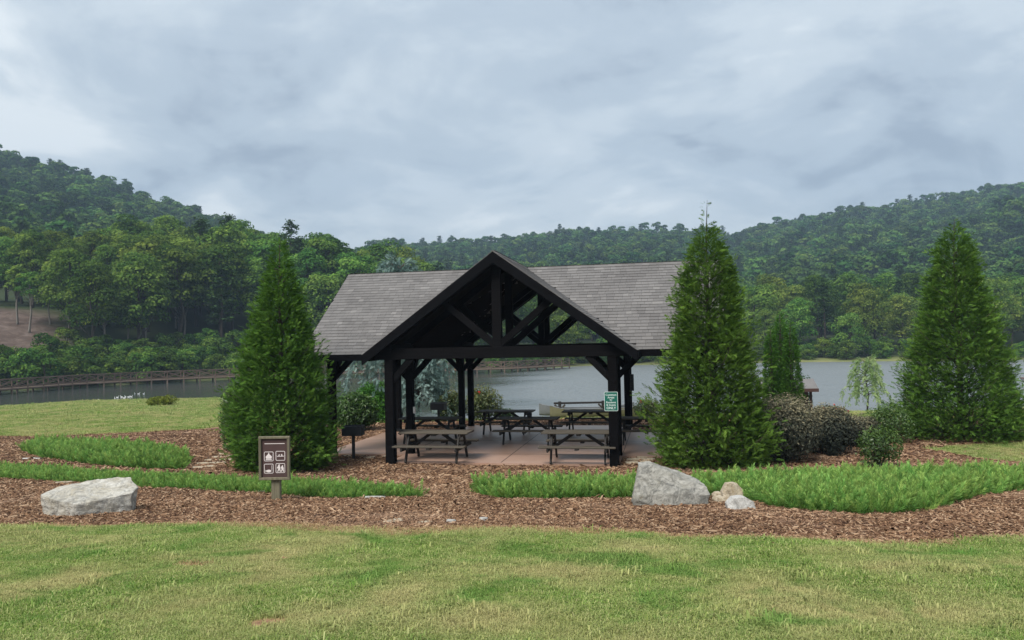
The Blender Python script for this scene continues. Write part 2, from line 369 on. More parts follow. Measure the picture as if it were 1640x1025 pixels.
def ground_z(x, y):
    x = np.asarray(x, float); y = np.asarray(y, float)
    t = np.clip(x / np.maximum(y, 6.0), -1.2, 1.2)
    zc = np.interp(y, [-60, 0, 4, 9, 12, 16, 18.6, 24, 31, 38, 52, 60, 100], [1.7, 1.5, 1.42, 0.98, 0.66, 0.2, -0.045, -0.07, -0.12, -0.75, -2.5, -3.2, -5])
    zl = np.interp(y, [-60, 0, 4, 9, 12, 16, 20, 26, 40, 60, 72, 82, 90, 110], [1.7, 1.5, 1.42, 0.98, 0.66, 0.2, -0.06, -0.22, -0.75, -1.35, -1.7, -2.6, -3.2, -5])
    w = sstep(-0.24, -0.34, t)
    zn = zc * (1 - w) + zl * w
    ds = np.interp(t, SH_T, SH_D)
    hn = np.interp(t, HN_T, HN_H)
    q = (y - ds)
    prof = np.interp(q, [-40, -8, 0, 10, 20, 42, 62, 90, 130], [-0.30, -0.12, 0.0, 0.10, 0.26, 0.76, 0.93, 1.0, 1.0])
    zf = LAKE + prof * (hn - LAKE) 
    rd = np.interp(t, RT, RD); rh = np.interp(t, RT, RH)
    d0 = ds + 85
    k = np.clip((y - d0) / (rd - d0), 0, 1.6)
    kk = np.where(k < 1, np.clip(k, 0, 1) ** 1.18, 1 - (k - 1) * 1.2)
    zh = hn + (rh - hn) * kk
    sp = sstep(0.36, 0.68, t) * 66 * np.exp(-((y - 470) / 75) ** 2)
    rough = 3 * np.sin(x * 0.021 + y * 0.008) * np.sin(y * 0.017 - x * .006) * np.clip(k, 0, 1)
    zf = np.where(y > d0, np.maximum(zh, hn + sp * 1.0) + rough, zf)
    small = 0.02 * np.sin(x * 1.7 + y * .6) * np.sin(y * 1.3 - x * .4) * np.clip((31 - y) / 5, 0, 1) * np.clip(1 - np.exp(-((y - 24) / 4.5) ** 2) * 1.0, 0, 1)
    return np.where(y > ds - 45, np.maximum(zf, np.minimum(zn, -3.2)), zn + small)
def gz(x, y): return float(ground_z(x, y))
def ray(px, py): return fw + rt * ((px - W / 2) / F) + up * ((H / 2 - py) / F)
def at(px, py, z):
    d = ray(px, py); k = (z - ZC) / d[2]; return (d[0] * k, d[1] * k, z)
def at_d(px, py, D):
    d = ray(px, py); k = D / d[1]; return (d[0] * k, D, ZC + d[2] * k)
def on_ground(px, py):
    d = ray(px, py); k = 2.0
    while k < 900:
        if ZC + d[2] * k < gz(d[0] * k, d[1] * k): break
        k *= 1.004
    return (d[0] * k, d[1] * k, gz(d[0] * k, d[1] * k))
def proj(P):
    d = np.asarray(P, float) - np.array([0, 0, ZC]); w = d @ fw
    return W / 2 + F * (d @ rt) / w, H / 2 - F * (d @ up) / w

EDGE_A = [(-500, 842), (-200, 843), (0, 843), (150, 845), (300, 841), (420, 842), (500, 846), (560, 850), (640, 852), (700, 850), (760, 849), (820, 849), (900, 852), (1000, 854), (1100, 862), (1250, 865), (1350, 869), (1420, 872), (1500, 870), (1560, 865), (1640, 862), (1900, 858), (2200, 858)]
EDGE_B = [(-400, 700), (0, 699), (60, 699), (120, 697), (200, 694), (300, 689), (372, 682)]
ea = np.array([on_ground(*p) for p in EDGE_A]); eb = np.array([on_ground(*p) for p in EDGE_B])
ea_t = ea[:, 0] / ea[:, 1]; eb_t = eb[:, 0] / eb[:, 1]
TONGUE = np.array([on_ground(*p)[:2] for p in [(1478, 719), (1520, 715), (1580, 711), (1660, 706), (1900, 700), (1900, 760), (1700, 747), (1640, 741), (1580, 736), (1530, 728)]])
def in_poly(x, y, P):
    r = np.zeros(np.shape(x), bool); n = len(P)
    for i in range(n):
        x1, y1 = P[i]; x2, y2 = P[(i + 1) % n]
        c = ((y1 > y) != (y2 > y)) & (x < (x2 - x1) * (y - y1) / (y2 - y1 + 1e-12) + x1)
        r ^= c
    return r
BARE = [(*on_ground(425, 997)[:2], .13, .10), (*on_ground(310, 906)[:2], .12, .07), (*on_ground(640, 838)[:2], .2, .12)]
def lawn_dist(x, y):
    """signed: > 0 inside lawn (metres, roughly)"""
    x = np.asarray(x, float); y = np.asarray(y, float)
    t = x / np.maximum(y, 2.0)
    a = np.interp(t, ea_t, ea[:, 1]) - y
    a = a + 0.035 * np.sin(x * 4.3) * np.sin(x * 1.9 + 1)
    bedge = np.interp(t, list(eb_t) + [-0.30, -0.26, 0.25, 0.32], list(eb[:, 1]) + [35, 34.5, 33, 27.5])
    b = y - bedge
    for qx, qy, ra, rb in BARE: a = np.minimum(a, (((x - qx) / ra) ** 2 + ((y - qy) / rb) ** 2 - 1) * .22)
    s = np.maximum(a, b * 0.6)
    ins = in_poly(x, y, TONGUE)
    return np.where(ins, np.maximum(s, 0.4), s)
def axis(lo, a, b, hi, step, grow):
    mid = list(np.arange(a, b + 1e-6, step)); L = []; R_ = []
    s = step; p = a
    while p > lo: s *= grow; p -= s; L.append(max(p, lo))
    s = step; p = b
    while p < hi: s *= grow; p += s; R_.append(min(p, hi))
    return np.array(L[::-1] + mid + R_)
gx = axis(-780, -15, 15, 780, 0.15, 1.055); gy = axis(-40, 3.0, 30.0, 1100, 0.15, 1.03)
X, Y = np.meshgrid(gx, gy); Z = ground_z(X, Y)
nx, ny = len(gx), len(gy)
T_ = X / np.maximum(Y, 6)
ds_ = np.interp(T_, SH_T, SH_D)
woodm = sstep(-2, 1.5, Y - ds_)
marsh = ((T_ > 0.05) & (Y - ds_ < 9)).astype(float) * (0.45 + 0.45 * ((T_ > .34) & (T_ < .52)))
woodm = woodm * (1 - marsh)
CLR = lambda t, y: sstep(-0.575, -0.605, t) * sstep(119, 124, y) * sstep(158, 150, y)
idx = np.arange(nx * ny).reshape(ny, nx)
quads = np.stack([idx[:-1, :-1], idx[:-1, 1:], idx[1:, 1:], idx[1:, :-1]], -1).reshape(-1, 4)
ldv = np.clip(lawn_dist(X, Y) / 0.5 + 0.5, 0, 1)
gm = np_mesh('ground', np.stack([X, Y, Z], -1).reshape(-1, 3), [quads], M['ground'], True,
             dict(lawn=ldv.ravel(), wood=woodm.ravel(), clearing=CLR(T_, Y).ravel()))
ground = link('ground', gm); tag(ground, 'grassy ground with mulch beds running down to the lake', None, kind='structure')
wm = np_mesh('lake', np.array([(-420, 34, LAKE), (420, 34, LAKE), (420, 215, LAKE), (-420, 215, LAKE)]), [np.array([[0, 1, 2, 3]])], M['water'])
tag(link('lake', wm), 'rippled lake behind the pavilion', None, kind='structure')

# ------------------------------------------------------------------ scatter with geometry nodes (for what nobody could count)
def proto_coll(name, meshes):
    c = bpy.data.collections.new(name)
    for i, me in enumerate(meshes):
        o = bpy.data.objects.new('%s_%02d' % (name, i), me); c.objects.link(o)
    return c
def scatter(name, P, rot, scl, idxs, coll, label, cat, base=None):
    me = bpy.data.meshes.new(name); P = np.asarray(P, np.float32)
    me.vertices.add(len(P)); me.vertices.foreach_set('co', P.ravel())
    a = me.attributes.new('rot', 'FLOAT_VECTOR', 'POINT'); a.data.foreach_set('vector', np.asarray(rot, np.float32).ravel())
    a = me.attributes.new('scl', 'FLOAT', 'POINT'); a.data.foreach_set('value', np.asarray(scl, np.float32))
    a = me.attributes.new('pick', 'INT', 'POINT'); a.data.foreach_set('value', np.asarray(idxs, np.int32))
    o = link(name, me)
    g = bpy.data.node_groups.new(name, 'GeometryNodeTree')
    g.interface.new_socket('Geometry', in_out='INPUT', socket_type='NodeSocketGeometry')
    g.interface.new_socket('Geometry', in_out='OUTPUT', socket_type='NodeSocketGeometry')
    gi = g.nodes.new('NodeGroupInput'); go = g.nodes.new('NodeGroupOutput')
    ci = g.nodes.new('GeometryNodeCollectionInfo'); ci.inputs['Collection'].default_value = coll
    ci.inputs['Separate Children'].default_value = True; ci.inputs['Reset Children'].default_value = True
    ip = g.nodes.new('GeometryNodeInstanceOnPoints'); ip.inputs['Pick Instance'].default_value = True
    def named(n, dt):
        q = g.nodes.new('GeometryNodeInputNamedAttribute'); q.data_type = dt; q.inputs['Name'].default_value = n
        return [s for s in q.outputs if s.enabled and s.name == 'Attribute'][0]
    e2r = g.nodes.new('FunctionNodeEulerToRotation')
    g.links.new(named('rot', 'FLOAT_VECTOR'), e2r.inputs[0]); g.links.new(e2r.outputs[0], ip.inputs['Rotation'])
    g.links.new(named('scl', 'FLOAT'), ip.inputs['Scale']); g.links.new(named('pick', 'INT'), ip.inputs['Instance Index'])
    g.links.new(gi.outputs[0], ip.inputs['Points']); g.links.new(ci.outputs[0], ip.inputs['Instance'])
    g.links.new(ip.outputs[0], go.inputs[0])
    md = o.modifiers.new('scatter', 'NODES'); md.node_group = g
    return tag(o, label, cat, kind='stuff')

# ------------------------------------------------------------------ foliage builders
def quad_cards(P, Nrm, size, asp=1.0, tilt=0.6, bend=0.25, g=rng, kite=False):
    """leaf cards at points P facing about Nrm; returns V, quads"""
    n = len(P)
    nr = Nrm + g.normal(0, tilt, (n, 3)); nr /= np.linalg.norm(nr, axis=1, keepdims=True) + 1e-9
    a = np.cross(nr, g.normal(0, 1, (n, 3))); a /= np.linalg.norm(a, axis=1, keepdims=True) + 1e-9
    b = np.cross(nr, a)
    s = (np.asarray(size) * g.uniform(0.65, 1.35, n))[:, None]
    if kite:
        c = [P - a * s, P - b * s * asp * .5 + nr * s * bend * .4, P + a * s, P + b * s * asp * .5 + nr * s * bend * .4]
    else:
        c = [P - a * s - b * s * asp, P + a * s * .8 - b * s * asp * .7 + nr * s * bend, P + a * s * .9 + b * s * asp, P - a * s * .7 + b * s * asp * .8 + nr * s * bend]
    V = np.stack(c, 1).reshape(-1, 3)
    return V, np.arange(4 * n).reshape(n, 4)
def rand_dir(n, g=rng):
    v = g.normal(0, 1, (n, 3)); return v / np.linalg.norm(v, axis=1, keepdims=True)

def broadleaf(name, h, cr, seed, mat, nl=16, per=75, leaf=0.34, trunk=True, low=0.30, bark='bark', tall=1.0):
    """returns (trunk mesh, crown mesh): limbs, and lobes of leaf clumps around their ends"""
    g = np.random.default_rng(seed); mb = MB()
    ch = h * (1 - low); c0 = h * low
    lobes = []
    for i in range(nl):
        u = (i + 0.5) / nl
        zz_ = c0 + ch * (0.08 + 0.86 * u)
        rr = cr * math.sqrt(max(0.05, 1 - (2 * (u * 0.92 + 0.02) - 0.85) ** 2 / 1.35)) * g.uniform(0.45, 0.85)
        th = i * 2.4 + g.uniform(-.5, .5)
        lobes.append((rr * math.cos(th), rr * math.sin(th), zz_, cr * g.uniform(0.30, 0.48)))
    lobes.append((0, 0, h - cr * .35, cr * .4))
    bend = [(g.normal(0, .02) * h, g.normal(0, .02) * h, h * f) for f in (0.35, 0.65)]
    r0_ = h * 0.014 + 0.05
    mb.tube([(0, 0, -0.6), (0, 0, h * .04), bend[0], bend[1], (0, 0, h * .93)], [r0_ * 1.5, r0_ * 1.1, r0_ * .85, r0_ * .5, r0_ * .12], 6)
    for lx, ly, lz, lr in lobes[::2]:
        b0 = max(0.2 * h, lz - 0.22 * h)
        mb.tube([(bend[0][0] * .8, bend[0][1] * .8, b0), (lx * .5, ly * .5, (b0 + lz) / 2 - .1), (lx, ly, lz)], [r0_ * .42, r0_ * .25, r0_ * .08], 4)
    Vs = []; Qs = []; Ts = []; off = 0
    for lx, ly, lz, lr in lobes:
        d = rand_dir(per, g); d[:, 2] = np.where(d[:, 2] < -0.35, -d[:, 2], d[:, 2])
        rad = lr * g.uniform(0.72, 1.08, per)[:, None]
        P = np.array([lx, ly, lz]) + d * rad * np.array([1.15, 1.15, 0.78 * tall])
        V, Q = quad_cards(P, d + np.array([0, 0, 0.5]), leaf, 0.75, 0.45, 0.3, g)
        lt = g.uniform(0.15, 0.85)
        Vs.append(V); Qs.append(Q + off); off += len(V)
        Ts.append(np.repeat(np.clip(lt + g.normal(0, .18, per), 0, 1), 4))
    return mb.mesh(name + '_trunk', M[bark], True), np_mesh(name + '_crown', np.concatenate(Vs), [np.concatenate(Qs)], mat, False, dict(tint=np.concatenate(Ts)))

def pine(name, h, cr, seed, mat, bark='bark'):
    g = np.random.default_rng(seed); mb = MB(); Vs = []; Qs = []; Ts = []; off = 0
    mb.tube([(0, 0, -0.6), (0.1, 0, h * .3), (-.1, .1, h * .6), (0, 0, h)], [h * .016 + .06, h * .013 + .03, h * .009, .03], 6)
    for i in range(26):
        u = i / 25; z0 = h * (0.36 + 0.62 * u); L = cr * (1 - 0.72 * u) * g.uniform(.6, 1.1); th = i * 2.4 + g.uniform(-.4, .4)
        e = np.array([L * math.cos(th), L * math.sin(th), z0 + L * .12]); s_ = np.array([0, 0, z0])
        mb.tube([tuple(s_), tuple((s_ + e) / 2 + [0, 0, -.05]), tuple(e)], [.07, .05, .02], 4)
        n = 46
        f = g.uniform(.35, 1.05, n)[:, None]
        P = s_ + (e - s_) * f + g.normal(0, 1, (n, 3)) * np.array([.16, .16, .07]) * cr * .8
        V, Q = quad_cards(P, np.tile([0, 0, 1.0], (n, 1)), 0.30, .6, .5, .3, g)
        Vs.append(V); Qs.append(Q + off); off += len(V); Ts.append(np.repeat(np.clip(g.uniform(.2, .8) + g.normal(0, .15, n), 0, 1), 4))
    return mb.mesh(name + '_trunk', M[bark], True), np_mesh(name + '_crown', np.concatenate(Vs), [np.concatenate(Qs)], mat, False, dict(tint=np.concatenate(Ts)))

def spray_template(nl=6, seed=0, wid=0.044, ang=0.52):
    """a flat fan of scale-leaf sprigs, length 1 along +x, drooping a little"""
    g = np.random.default_rng(seed); V = []; Fq = []
    def sprig(b, d, L, w):
        d = d / np.linalg.norm(d); side = np.cross(d, [0, 0, 1.0]); side /= np.linalg.norm(side) + 1e-9
        k = len(V)
        V.extend([b, b + d * L * .5 + side * w, b + d * L + np.array([0, 0, -.06 * L]), b + d * L * .5 - side * w]); Fq.append((k, k + 1, k + 2, k + 3))
    sprig(np.array([0.35, 0, 0]), np.array([1, 0, .05]), 0.65, wid)
    for i in range(nl):
        f = 0.12 + 0.75 * i / nl
        for sgn in (-1, 1):
            a = ang * g.uniform(.7, 1.2)
            sprig(np.array([f, 0, 0.02 * math.sin(f * 3)]), np.array([math.cos(a), sgn * math.sin(a), g.normal(0, .18)]), (0.42 - 0.26 * f) * g.uniform(.8, 1.25), wid * .85)
    return np.array(V), np.array(Fq)
SPR = [spray_template(4, i) for i in range(5)]
def place_templates(tmpl, pick, P, D, roll, S, g):
    """templates with +x along D, rolled; returns V,Q,owner"""
    Vs = []; Qs = []; Ow = []; off = 0
    D = D / (np.linalg.norm(D, axis=1, keepdims=True) + 1e-9)
    side = np.cross(D, np.tile([0, 0, 1.0], (len(D), 1))); side /= np.linalg.norm(side, axis=1, keepdims=True) + 1e-6
    upv = np.cross(side, D)
    cr_, sr_ = np.cos(roll)[:, None], np.sin(roll)[:, None]
    s2 = side * cr_ + upv * sr_; u2 = -side * sr_ + upv * cr_
    for k, (TV, TQ) in enumerate(tmpl):
        ii = np.where(pick == k)[0]
        if not len(ii): continue
        sc = S[ii][:, None, None]
        V = P[ii][:, None, :] + sc * (TV[None, :, 0:1] * D[ii][:, None, :] + TV[None, :, 1:2] * s2[ii][:, None, :] + TV[None, :, 2:3] * u2[ii][:, None, :])
        Q = TQ[None] + (np.arange(len(ii)) * len(TV))[:, None, None] + off
        Vs.append(V.reshape(-1, 3)); Qs.append(Q.reshape(-1, 4)); Ow.append(np.repeat(ii, len(TV))); off += V.shape[0] * V.shape[1]
    return np.concatenate(Vs), np.concatenate(Qs), np.concatenate(Ow)

def arborvitae(name, loc, h, prof, seed, mat, label, spray=0.20, nb=680, per=19, leader=0.0, group=None, fill=0.5, tight=False):
    """prof: [(height fraction, radius)]; clumps of flat sprays on upswept branches round a trunk"""
    g = np.random.default_rng(seed)
    root = empty(name, loc, 0)
    tag(root, label, 'tree', group)
    pz = [p[0] for p in prof]; pr_ = [p[1] for p in prof]
    mb = MB(); mb.tube([(0, 0, -.15), (0.02, 0, h * .4), (-.02, .02, h * .75), (0, 0, h * .995)], [.11, .075, .035, .008], 7)
    fz = np.linspace(0, 1, 400); rz_ = np.interp(fz, pz, pr_); wgt = np.maximum(rz_, .06); cdf = np.cumsum(wgt) / wgt.sum()
    P = []; D = []; S = []; Tn = []
    for i in range(nb):
        f = float(np.interp((i + g.uniform(0, 1)) / nb, cdf, fz)); th = i * 2.39996 + g.normal(0, .25)
        lump = .93 + 0.11 * math.sin(2 * th + f * 13 + seed) * math.sin(f * 29 + th) + 0.09 * math.sin(4 * th - f * 23)
        r = float(np.interp(f, pz, pr_)) * lump * g.uniform(.78, 1.08)
        plume = i % 6 == 0
        if plume: r *= 1.13
        o_ = np.array([math.cos(th), math.sin(th), 0]); end = o_ * r + np.array([0, 0, f * h + (.10 * r + .06 if plume and f < .9 else 0)])
        st = np.array([0, 0, max(0.05, f * h - r * .55)])
        if i % 3 == 0: mb.tube([tuple(st), tuple((st + end) / 2 + [0, 0, -.05 * r]), tuple(end)], [.018, .012, .004], 4)
        k = max(4, int(per * min(1, .45 + r) * (1.5 if plume else 1)))
        q = (g.uniform(0.60, 1.0, k) if not plume else g.uniform(.55, 1.0, k) ** .7)[:, None]
        pp = st + (end - st) * q + g.normal(0, 1, (k, 3)) * np.array([.11, .11, .10]) * min(1, .35 + r * .6) * ((1.5 - q * .95) * 1.3 if plume else 1)
        dd = o_ * g.uniform(.5, 1.1, (k, 1)) + np.array([0, 0, .45]) + g.normal(0, .45, (k, 3))
        if tight:
            pp = st + (end - st) * (.75 + .25 * q) + g.normal(0, .028, (k, 3)) + np.array([0, 0, 1]) * g.normal(0, .1, (k, 1)); dd = o_ * .45 + np.array([0, 0, 1.0]) + g.normal(0, .22, (k, 3))
        P.append(pp); D.append(dd); S.append(spray * g.uniform(.6, 1.25, k) * min(1, .5 + r * .7)); Tn.append(np.clip(g.uniform(.25, .6) + (.12 if plume else 0) + g.normal(0, .17, k), 0, 1))
    # inner foliage
    k = int(nb * per * fill); f = np.interp(g.uniform(0, 1, k), cdf, fz); th = g.uniform(0, 6.283, k); r = np.interp(f, pz, pr_) * np.sqrt(g.uniform(.25, .66, k))
    o_ = np.stack([np.cos(th), np.sin(th), np.zeros(k)], 1)
    P.append(o_ * r[:, None] + np.stack([f * 0, f * 0, f * h], 1)); D.append(o_ + np.array([0, 0, .3]) + g.normal(0, .5, (k, 3))); S.append(spray * g.uniform(.9, 1.5, k)); Tn.append(g.uniform(0, .6, k))
    if leader > 0:
        k = 16; zf_ = h + leader * g.uniform(-.1, .92, k); th = g.uniform(0, 6.28, k)
        P.append(np.stack([0.03 * np.cos(th), .03 * np.sin(th), zf_], 1)); D.append(np.stack([np.cos(th), np.sin(th), g.uniform(-.1, .5, k)], 1)); S.append(np.full(k, .24) * (1.15 - (zf_ - h) / leader * .7)); Tn.append(g.uniform(.1, .6, k))
        mb.tube([(0, 0, h * .97), (.02, 0, h + leader * .5), (.04, 0, h + leader)], [.014, .008, .003], 4)
    P = np.concatenate(P); D = np.concatenate(D); S = np.concatenate(S); Tn = np.concatenate(Tn)
    P[:, 2] = np.maximum(P[:, 2], 0.06)
    V, Q, ow = place_templates(SPR, g.integers(0, 5, len(P)), P, D, g.normal(0, .7, len(P)), S, g)
    V[:, 2] = np.maximum(V[:, 2], 0.01)
    link('crown', np_mesh('crown', V, [Q], mat, False, dict(tint=Tn[ow])), root)
    mb.build('trunk', M['bark'], root, True)
    return root

def shrub(name, loc, sx, sy, h, seed, mat, label, n=3200, leaf=0.045, lobes=9, group=None, stems=6, tint_top=0.0, kite=True, gap=0.0, cat='shrub', blooms=None):
    g = np.random.default_rng(seed); root = empty(name, loc, 0); tag(root, label, cat, group)
    L = []
    for i in range(lobes):
        th = i * 2.4 + g.uniform(-.4, .4); q = math.sqrt((i + .5) / lobes) * .62
        L.append((math.cos(th) * q * sx, math.sin(th) * q * sy, h * g.uniform(.44, .58) * (1 - .25 * q), g.uniform(.46, .58)))
    per = n // lobes; Vs = []; Qs = []; Ts = []; off = 0
    for lx, ly, lz, lr in L:
        d = rand_dir(per, g); rad = g.uniform(.35, 1.0, per)[:, None] ** .45
        P = np.array([lx, ly, lz]) + d * rad * np.array([sx * lr, sy * lr, h * lr * .8])
        P[:, 2] = np.clip(P[:, 2], .03 * h, None)
        V, Q = quad_cards(P, d + np.array([0, 0, .5]), leaf, .55 if not kite else .7, .6, .3, g, kite)
        V[:, 2] = np.maximum(V[:, 2], 0.01)
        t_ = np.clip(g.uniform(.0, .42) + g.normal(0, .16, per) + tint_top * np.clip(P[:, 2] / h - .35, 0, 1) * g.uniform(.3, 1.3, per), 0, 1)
        Vs.append(V); Qs.append(Q + off); off += len(V); Ts.append(np.repeat(t_, 4))
    link('foliage', np_mesh('foliage', np.concatenate(Vs), [np.concatenate(Qs)], mat, False, dict(tint=np.concatenate(Ts))), root)
    mb = MB()
    for i in range(stems):
        lx, ly, lz, lr = L[i % lobes]
        mb.tube([(lx * .12, ly * .12, -.08), (lx * .5, ly * .5, lz * .5), (lx, ly, lz + h * .1)], [.018 + h * .006, .012 + h * .003, .004], 5)
    mb.build('stem', M['bark'], root, True)
    if blooms:
        k, bs = blooms
        for i in range(k):
            lx, ly, lz, lr = L[g.integers(0, lobes)]; d = rand_dir(1, g)[0]; d[2] = abs(d[2]); d[1] = -abs(d[1])
            c = np.array([lx, ly, lz]) + d * np.array([sx * lr, sy * lr, h * lr * .8]) * 1.0
            V, Q = quad_cards(np.tile(c, (9, 1)) + g.normal(0, bs * .35, (9, 3)), rand_dir(9, g), bs * .6, .8, .6, .3, g)
            link('flower', np_mesh('flower', V, [Q], M['bloom']), root)
    return root

L_ = {}
L_['arb'] = m_leaf('arborvitae_sprays', [(0.054, 0.122, 0.022), (0.114, 0.224, 0.038), (0.198, 0.335, 0.060)], 0.35, hue=0.008, val=.12)
L_['arb_dark'] = m_leaf('columnar_cypress_sprays', [(0.042, 0.118, 0.020), (0.080, 0.195, 0.030), (0.13, 0.27, 0.042)], 0.3, hue=0.008, val=.12)
L_['broad'] = m_leaf('broadleaf_foliage', [(0.040, 0.092, 0.020), (0.108, 0.190, 0.034), (0.215, 0.305, 0.056)], 0.35, hue=0.028, val=.75)
L_['broad_light'] = m_leaf('light_broadleaf_foliage', [(0.05, 0.105, 0.022), (0.125, 0.205, 0.038), (0.24, 0.32, 0.065)], 0.3, hue=0.025, val=.5)
L_['pine'] = m_leaf('pine_needles', [(0.026, 0.056, 0.02), (0.05, 0.096, 0.03), (0.085, 0.14, 0.04)], 0.2, hue=0.012, val=.3)
L_['bank'] = m_leaf('bank_shrub_foliage', [(0.034, 0.08, 0.018), (0.078, 0.15, 0.028), (0.165, 0.25, 0.042)], 0.3, hue=0.025, val=.6)
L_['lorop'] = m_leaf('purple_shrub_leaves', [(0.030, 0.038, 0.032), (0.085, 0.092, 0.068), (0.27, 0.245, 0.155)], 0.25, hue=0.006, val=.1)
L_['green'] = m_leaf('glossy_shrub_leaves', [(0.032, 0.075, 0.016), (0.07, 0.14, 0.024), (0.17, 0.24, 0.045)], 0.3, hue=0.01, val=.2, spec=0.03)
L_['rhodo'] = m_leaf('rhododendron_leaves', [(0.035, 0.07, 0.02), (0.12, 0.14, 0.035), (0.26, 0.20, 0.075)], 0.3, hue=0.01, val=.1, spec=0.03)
L_['cedar'] = m_leaf('blue_cedar_needles', [(0.09, 0.15, 0.135), (0.17, 0.26, 0.24), (0.31, 0.41, 0.37)], 0.2, hue=0.006, val=.1)
L_['willow'] = m_leaf('pale_willow_leaves', [(0.20, 0.30, 0.11), (0.32, 0.44, 0.18), (0.46, 0.56, 0.28)], 0.45, hue=0.005, val=.05)
L_['yellow'] = m_leaf('yellow_green_leaves', [(0.10, 0.13, 0.02), (0.18, 0.20, 0.03), (0.27, 0.26, 0.05)], 0.3, hue=0.01, val=.1)
L_['juniper'] = m_leaf('juniper_shoots', [(0.052, 0.120, 0.028), (0.150, 0.290, 0.062), (0.34, 0.50, 0.14)], 0.35, hue=0.02, val=.6)
L_['grass'] = m_leaf('lawn_blades', [(0.115, 0.205, 0.042), (0.25, 0.35, 0.085), (0.47, 0.485, 0.215)], 0.35, hue=0.014, val=.4, patch=(0.75, (0.47, 0.43, 0.20)), lush=(1.3, (0.12, 0.255, 0.05)))

# ------------------------------------------------------------------ the pavilion
OX, OY, YAW = -0.3828, 19.6311, 0.1953
HW, D1, D2, D3, WING = 2.9036, 1.5924, 5.596, 1.311, 2.3621
RZ, SL, OVF, GH, WR = 5.3743, 0.7226, 0.3157, 3.5194, 5.8714
YR = D1 + D2 / 2; EZ = RZ - SL * GH; YE = YR - GH; YB = D1 + D2 + D3; YEB = YR + GH; YRB = YB + OVF
cyw, syw = math.cos(YAW), math.sin(YAW)
def PL(x, y, z=0): return (OX + cyw * x + syw * y, OY - syw * x + cyw * y, z)
def PINV(X_, Y_):
    dx, dy = X_ - OX, Y_ - OY; return (cyw * dx - syw * dy, syw * dx + cyw * dy)
slab = MB().prism([(-HW - .1, .06), (HW + .1, .06), (HW + .1, D1 - .16), (HW + WING + .25, D1 - .16), (HW + WING + .25, D1 + D2 + .2), (HW + .1, D1 + D2 + .2), (HW + .1, YB + .2), (-HW - .1, YB + .2), (-HW - .1, D1 + D2 + .2), (-HW - WING - .25, D1 + D2 + .2), (-HW - WING - .25, D1 - .16), (-HW - .1, D1 - .16)], -0.3, 0.0)
so_ = slab.build('patio', M['concrete'], None, loc=(OX, OY, 0), rz=-YAW)
for jx in (-HW - .1, 0.0, HW + .1): MB().box(jx - .008, jx + .008, D1 - .1 if jx else .12, D1 + D2 + .1, -.02, .0035).build('joint', M['iron'], so_)
for jy in (D1, D1 + D2 / 2): MB().box(-HW - WING - .2, HW + WING + .2, jy - .008, jy + .008, -.02, .0025).build('joint', M['iron'], so_)
tag(so_, 'reddish stained concrete patio under the pavilion', None, kind='structure')

pav = empty('pavilion', (OX, OY, 0), -YAW)
tag(pav, 'open black timber picnic pavilion with grey shingled cross-gable roof', 'pavilion')
TB, TT = 2.68, 2.97            # tie beams: bottom, top
def post(x, y, w=0.2):
    MB().beam((x, y, -0.2), (x, y, TB), w, w, 0.012, upv=(0, 1, 0)).build('post', M['timber'], pav)
posts = [(sx * HW, y) for sx in (-1, 1) for y in (0, D1, D1 + D2, YB)] + [(sx * (HW + WING), y) for sx in (-1, 1) for y in (D1, D1 + D2)]
for x, y in posts: post(x, y, 0.235 if y == 0 else 0.2)
def brace(p, q): MB().beam(p, q, 0.13, 0.15, 0.008).build('brace', M['timber'], pav)
BR = 0.62
for sx in (-1, 1):
    for y in (0, D1, D1 + D2, YB):
        brace((sx * HW, y, TB - BR), (sx * (HW - BR), y, TB + .02))
    brace((sx * HW, D1, TB - BR), (sx * (HW + BR), D1, TB + .02)); brace((sx * HW, D1 + D2, TB - BR), (sx * (HW + BR), D1 + D2, TB + .02))
    brace((sx * HW, 0, TB - BR), (sx * HW, BR, TB + .02)); brace((sx * HW, D1 + D2, TB - BR), (sx * HW, D1 + D2 - BR, TB + .02)); brace((sx * HW, D1, TB - BR), (sx * HW, D1 + BR, TB + .02))
    brace((sx * HW, YB, TB - BR), (sx * HW, YB - BR, TB + .02))
    xw = sx * (HW + WING)
    for y, dy in ((D1, 1), (D1 + D2, -1)):
        brace((xw, y, TB - BR), (xw - sx * BR, y, TB + .02)); brace((xw, y, TB - BR), (xw, y + dy * BR, TB + .02))
def truss(y, w=0.17):
    """king-post truss across the gable bay"""
    MB().beam((-GH + .2, y, (TB + TT) / 2), (GH - .2, y, (TB + TT) / 2), w + .02, TT - TB, 0.01).build('tie_beam', M['timber'], pav)
    MB().beam((0, y, TT - .02), (0, y, RZ - .22), w, 0.24 if y < 0.5 else 0.2, 0.01, upv=(1, 0, 0)).build('king_post', M['timber'], pav)
    for sx in (-1, 1):
        hx = 1.42
        MB().beam((sx * .08, y, TT + .06), (sx * hx, y, RZ - SL * hx - .20), w - .02, 0.17, 0.008).build('strut', M['timber'], pav)
        MB().beam((sx * (GH - .15), y, RZ - SL * (GH - .15) - .17), (sx * .02, y, RZ - .18), w, 0.2, 0.008).build('rafter', M['timber'], pav)
for y in (0.0, D1, D1 + D2, YB): 
    truss(y)
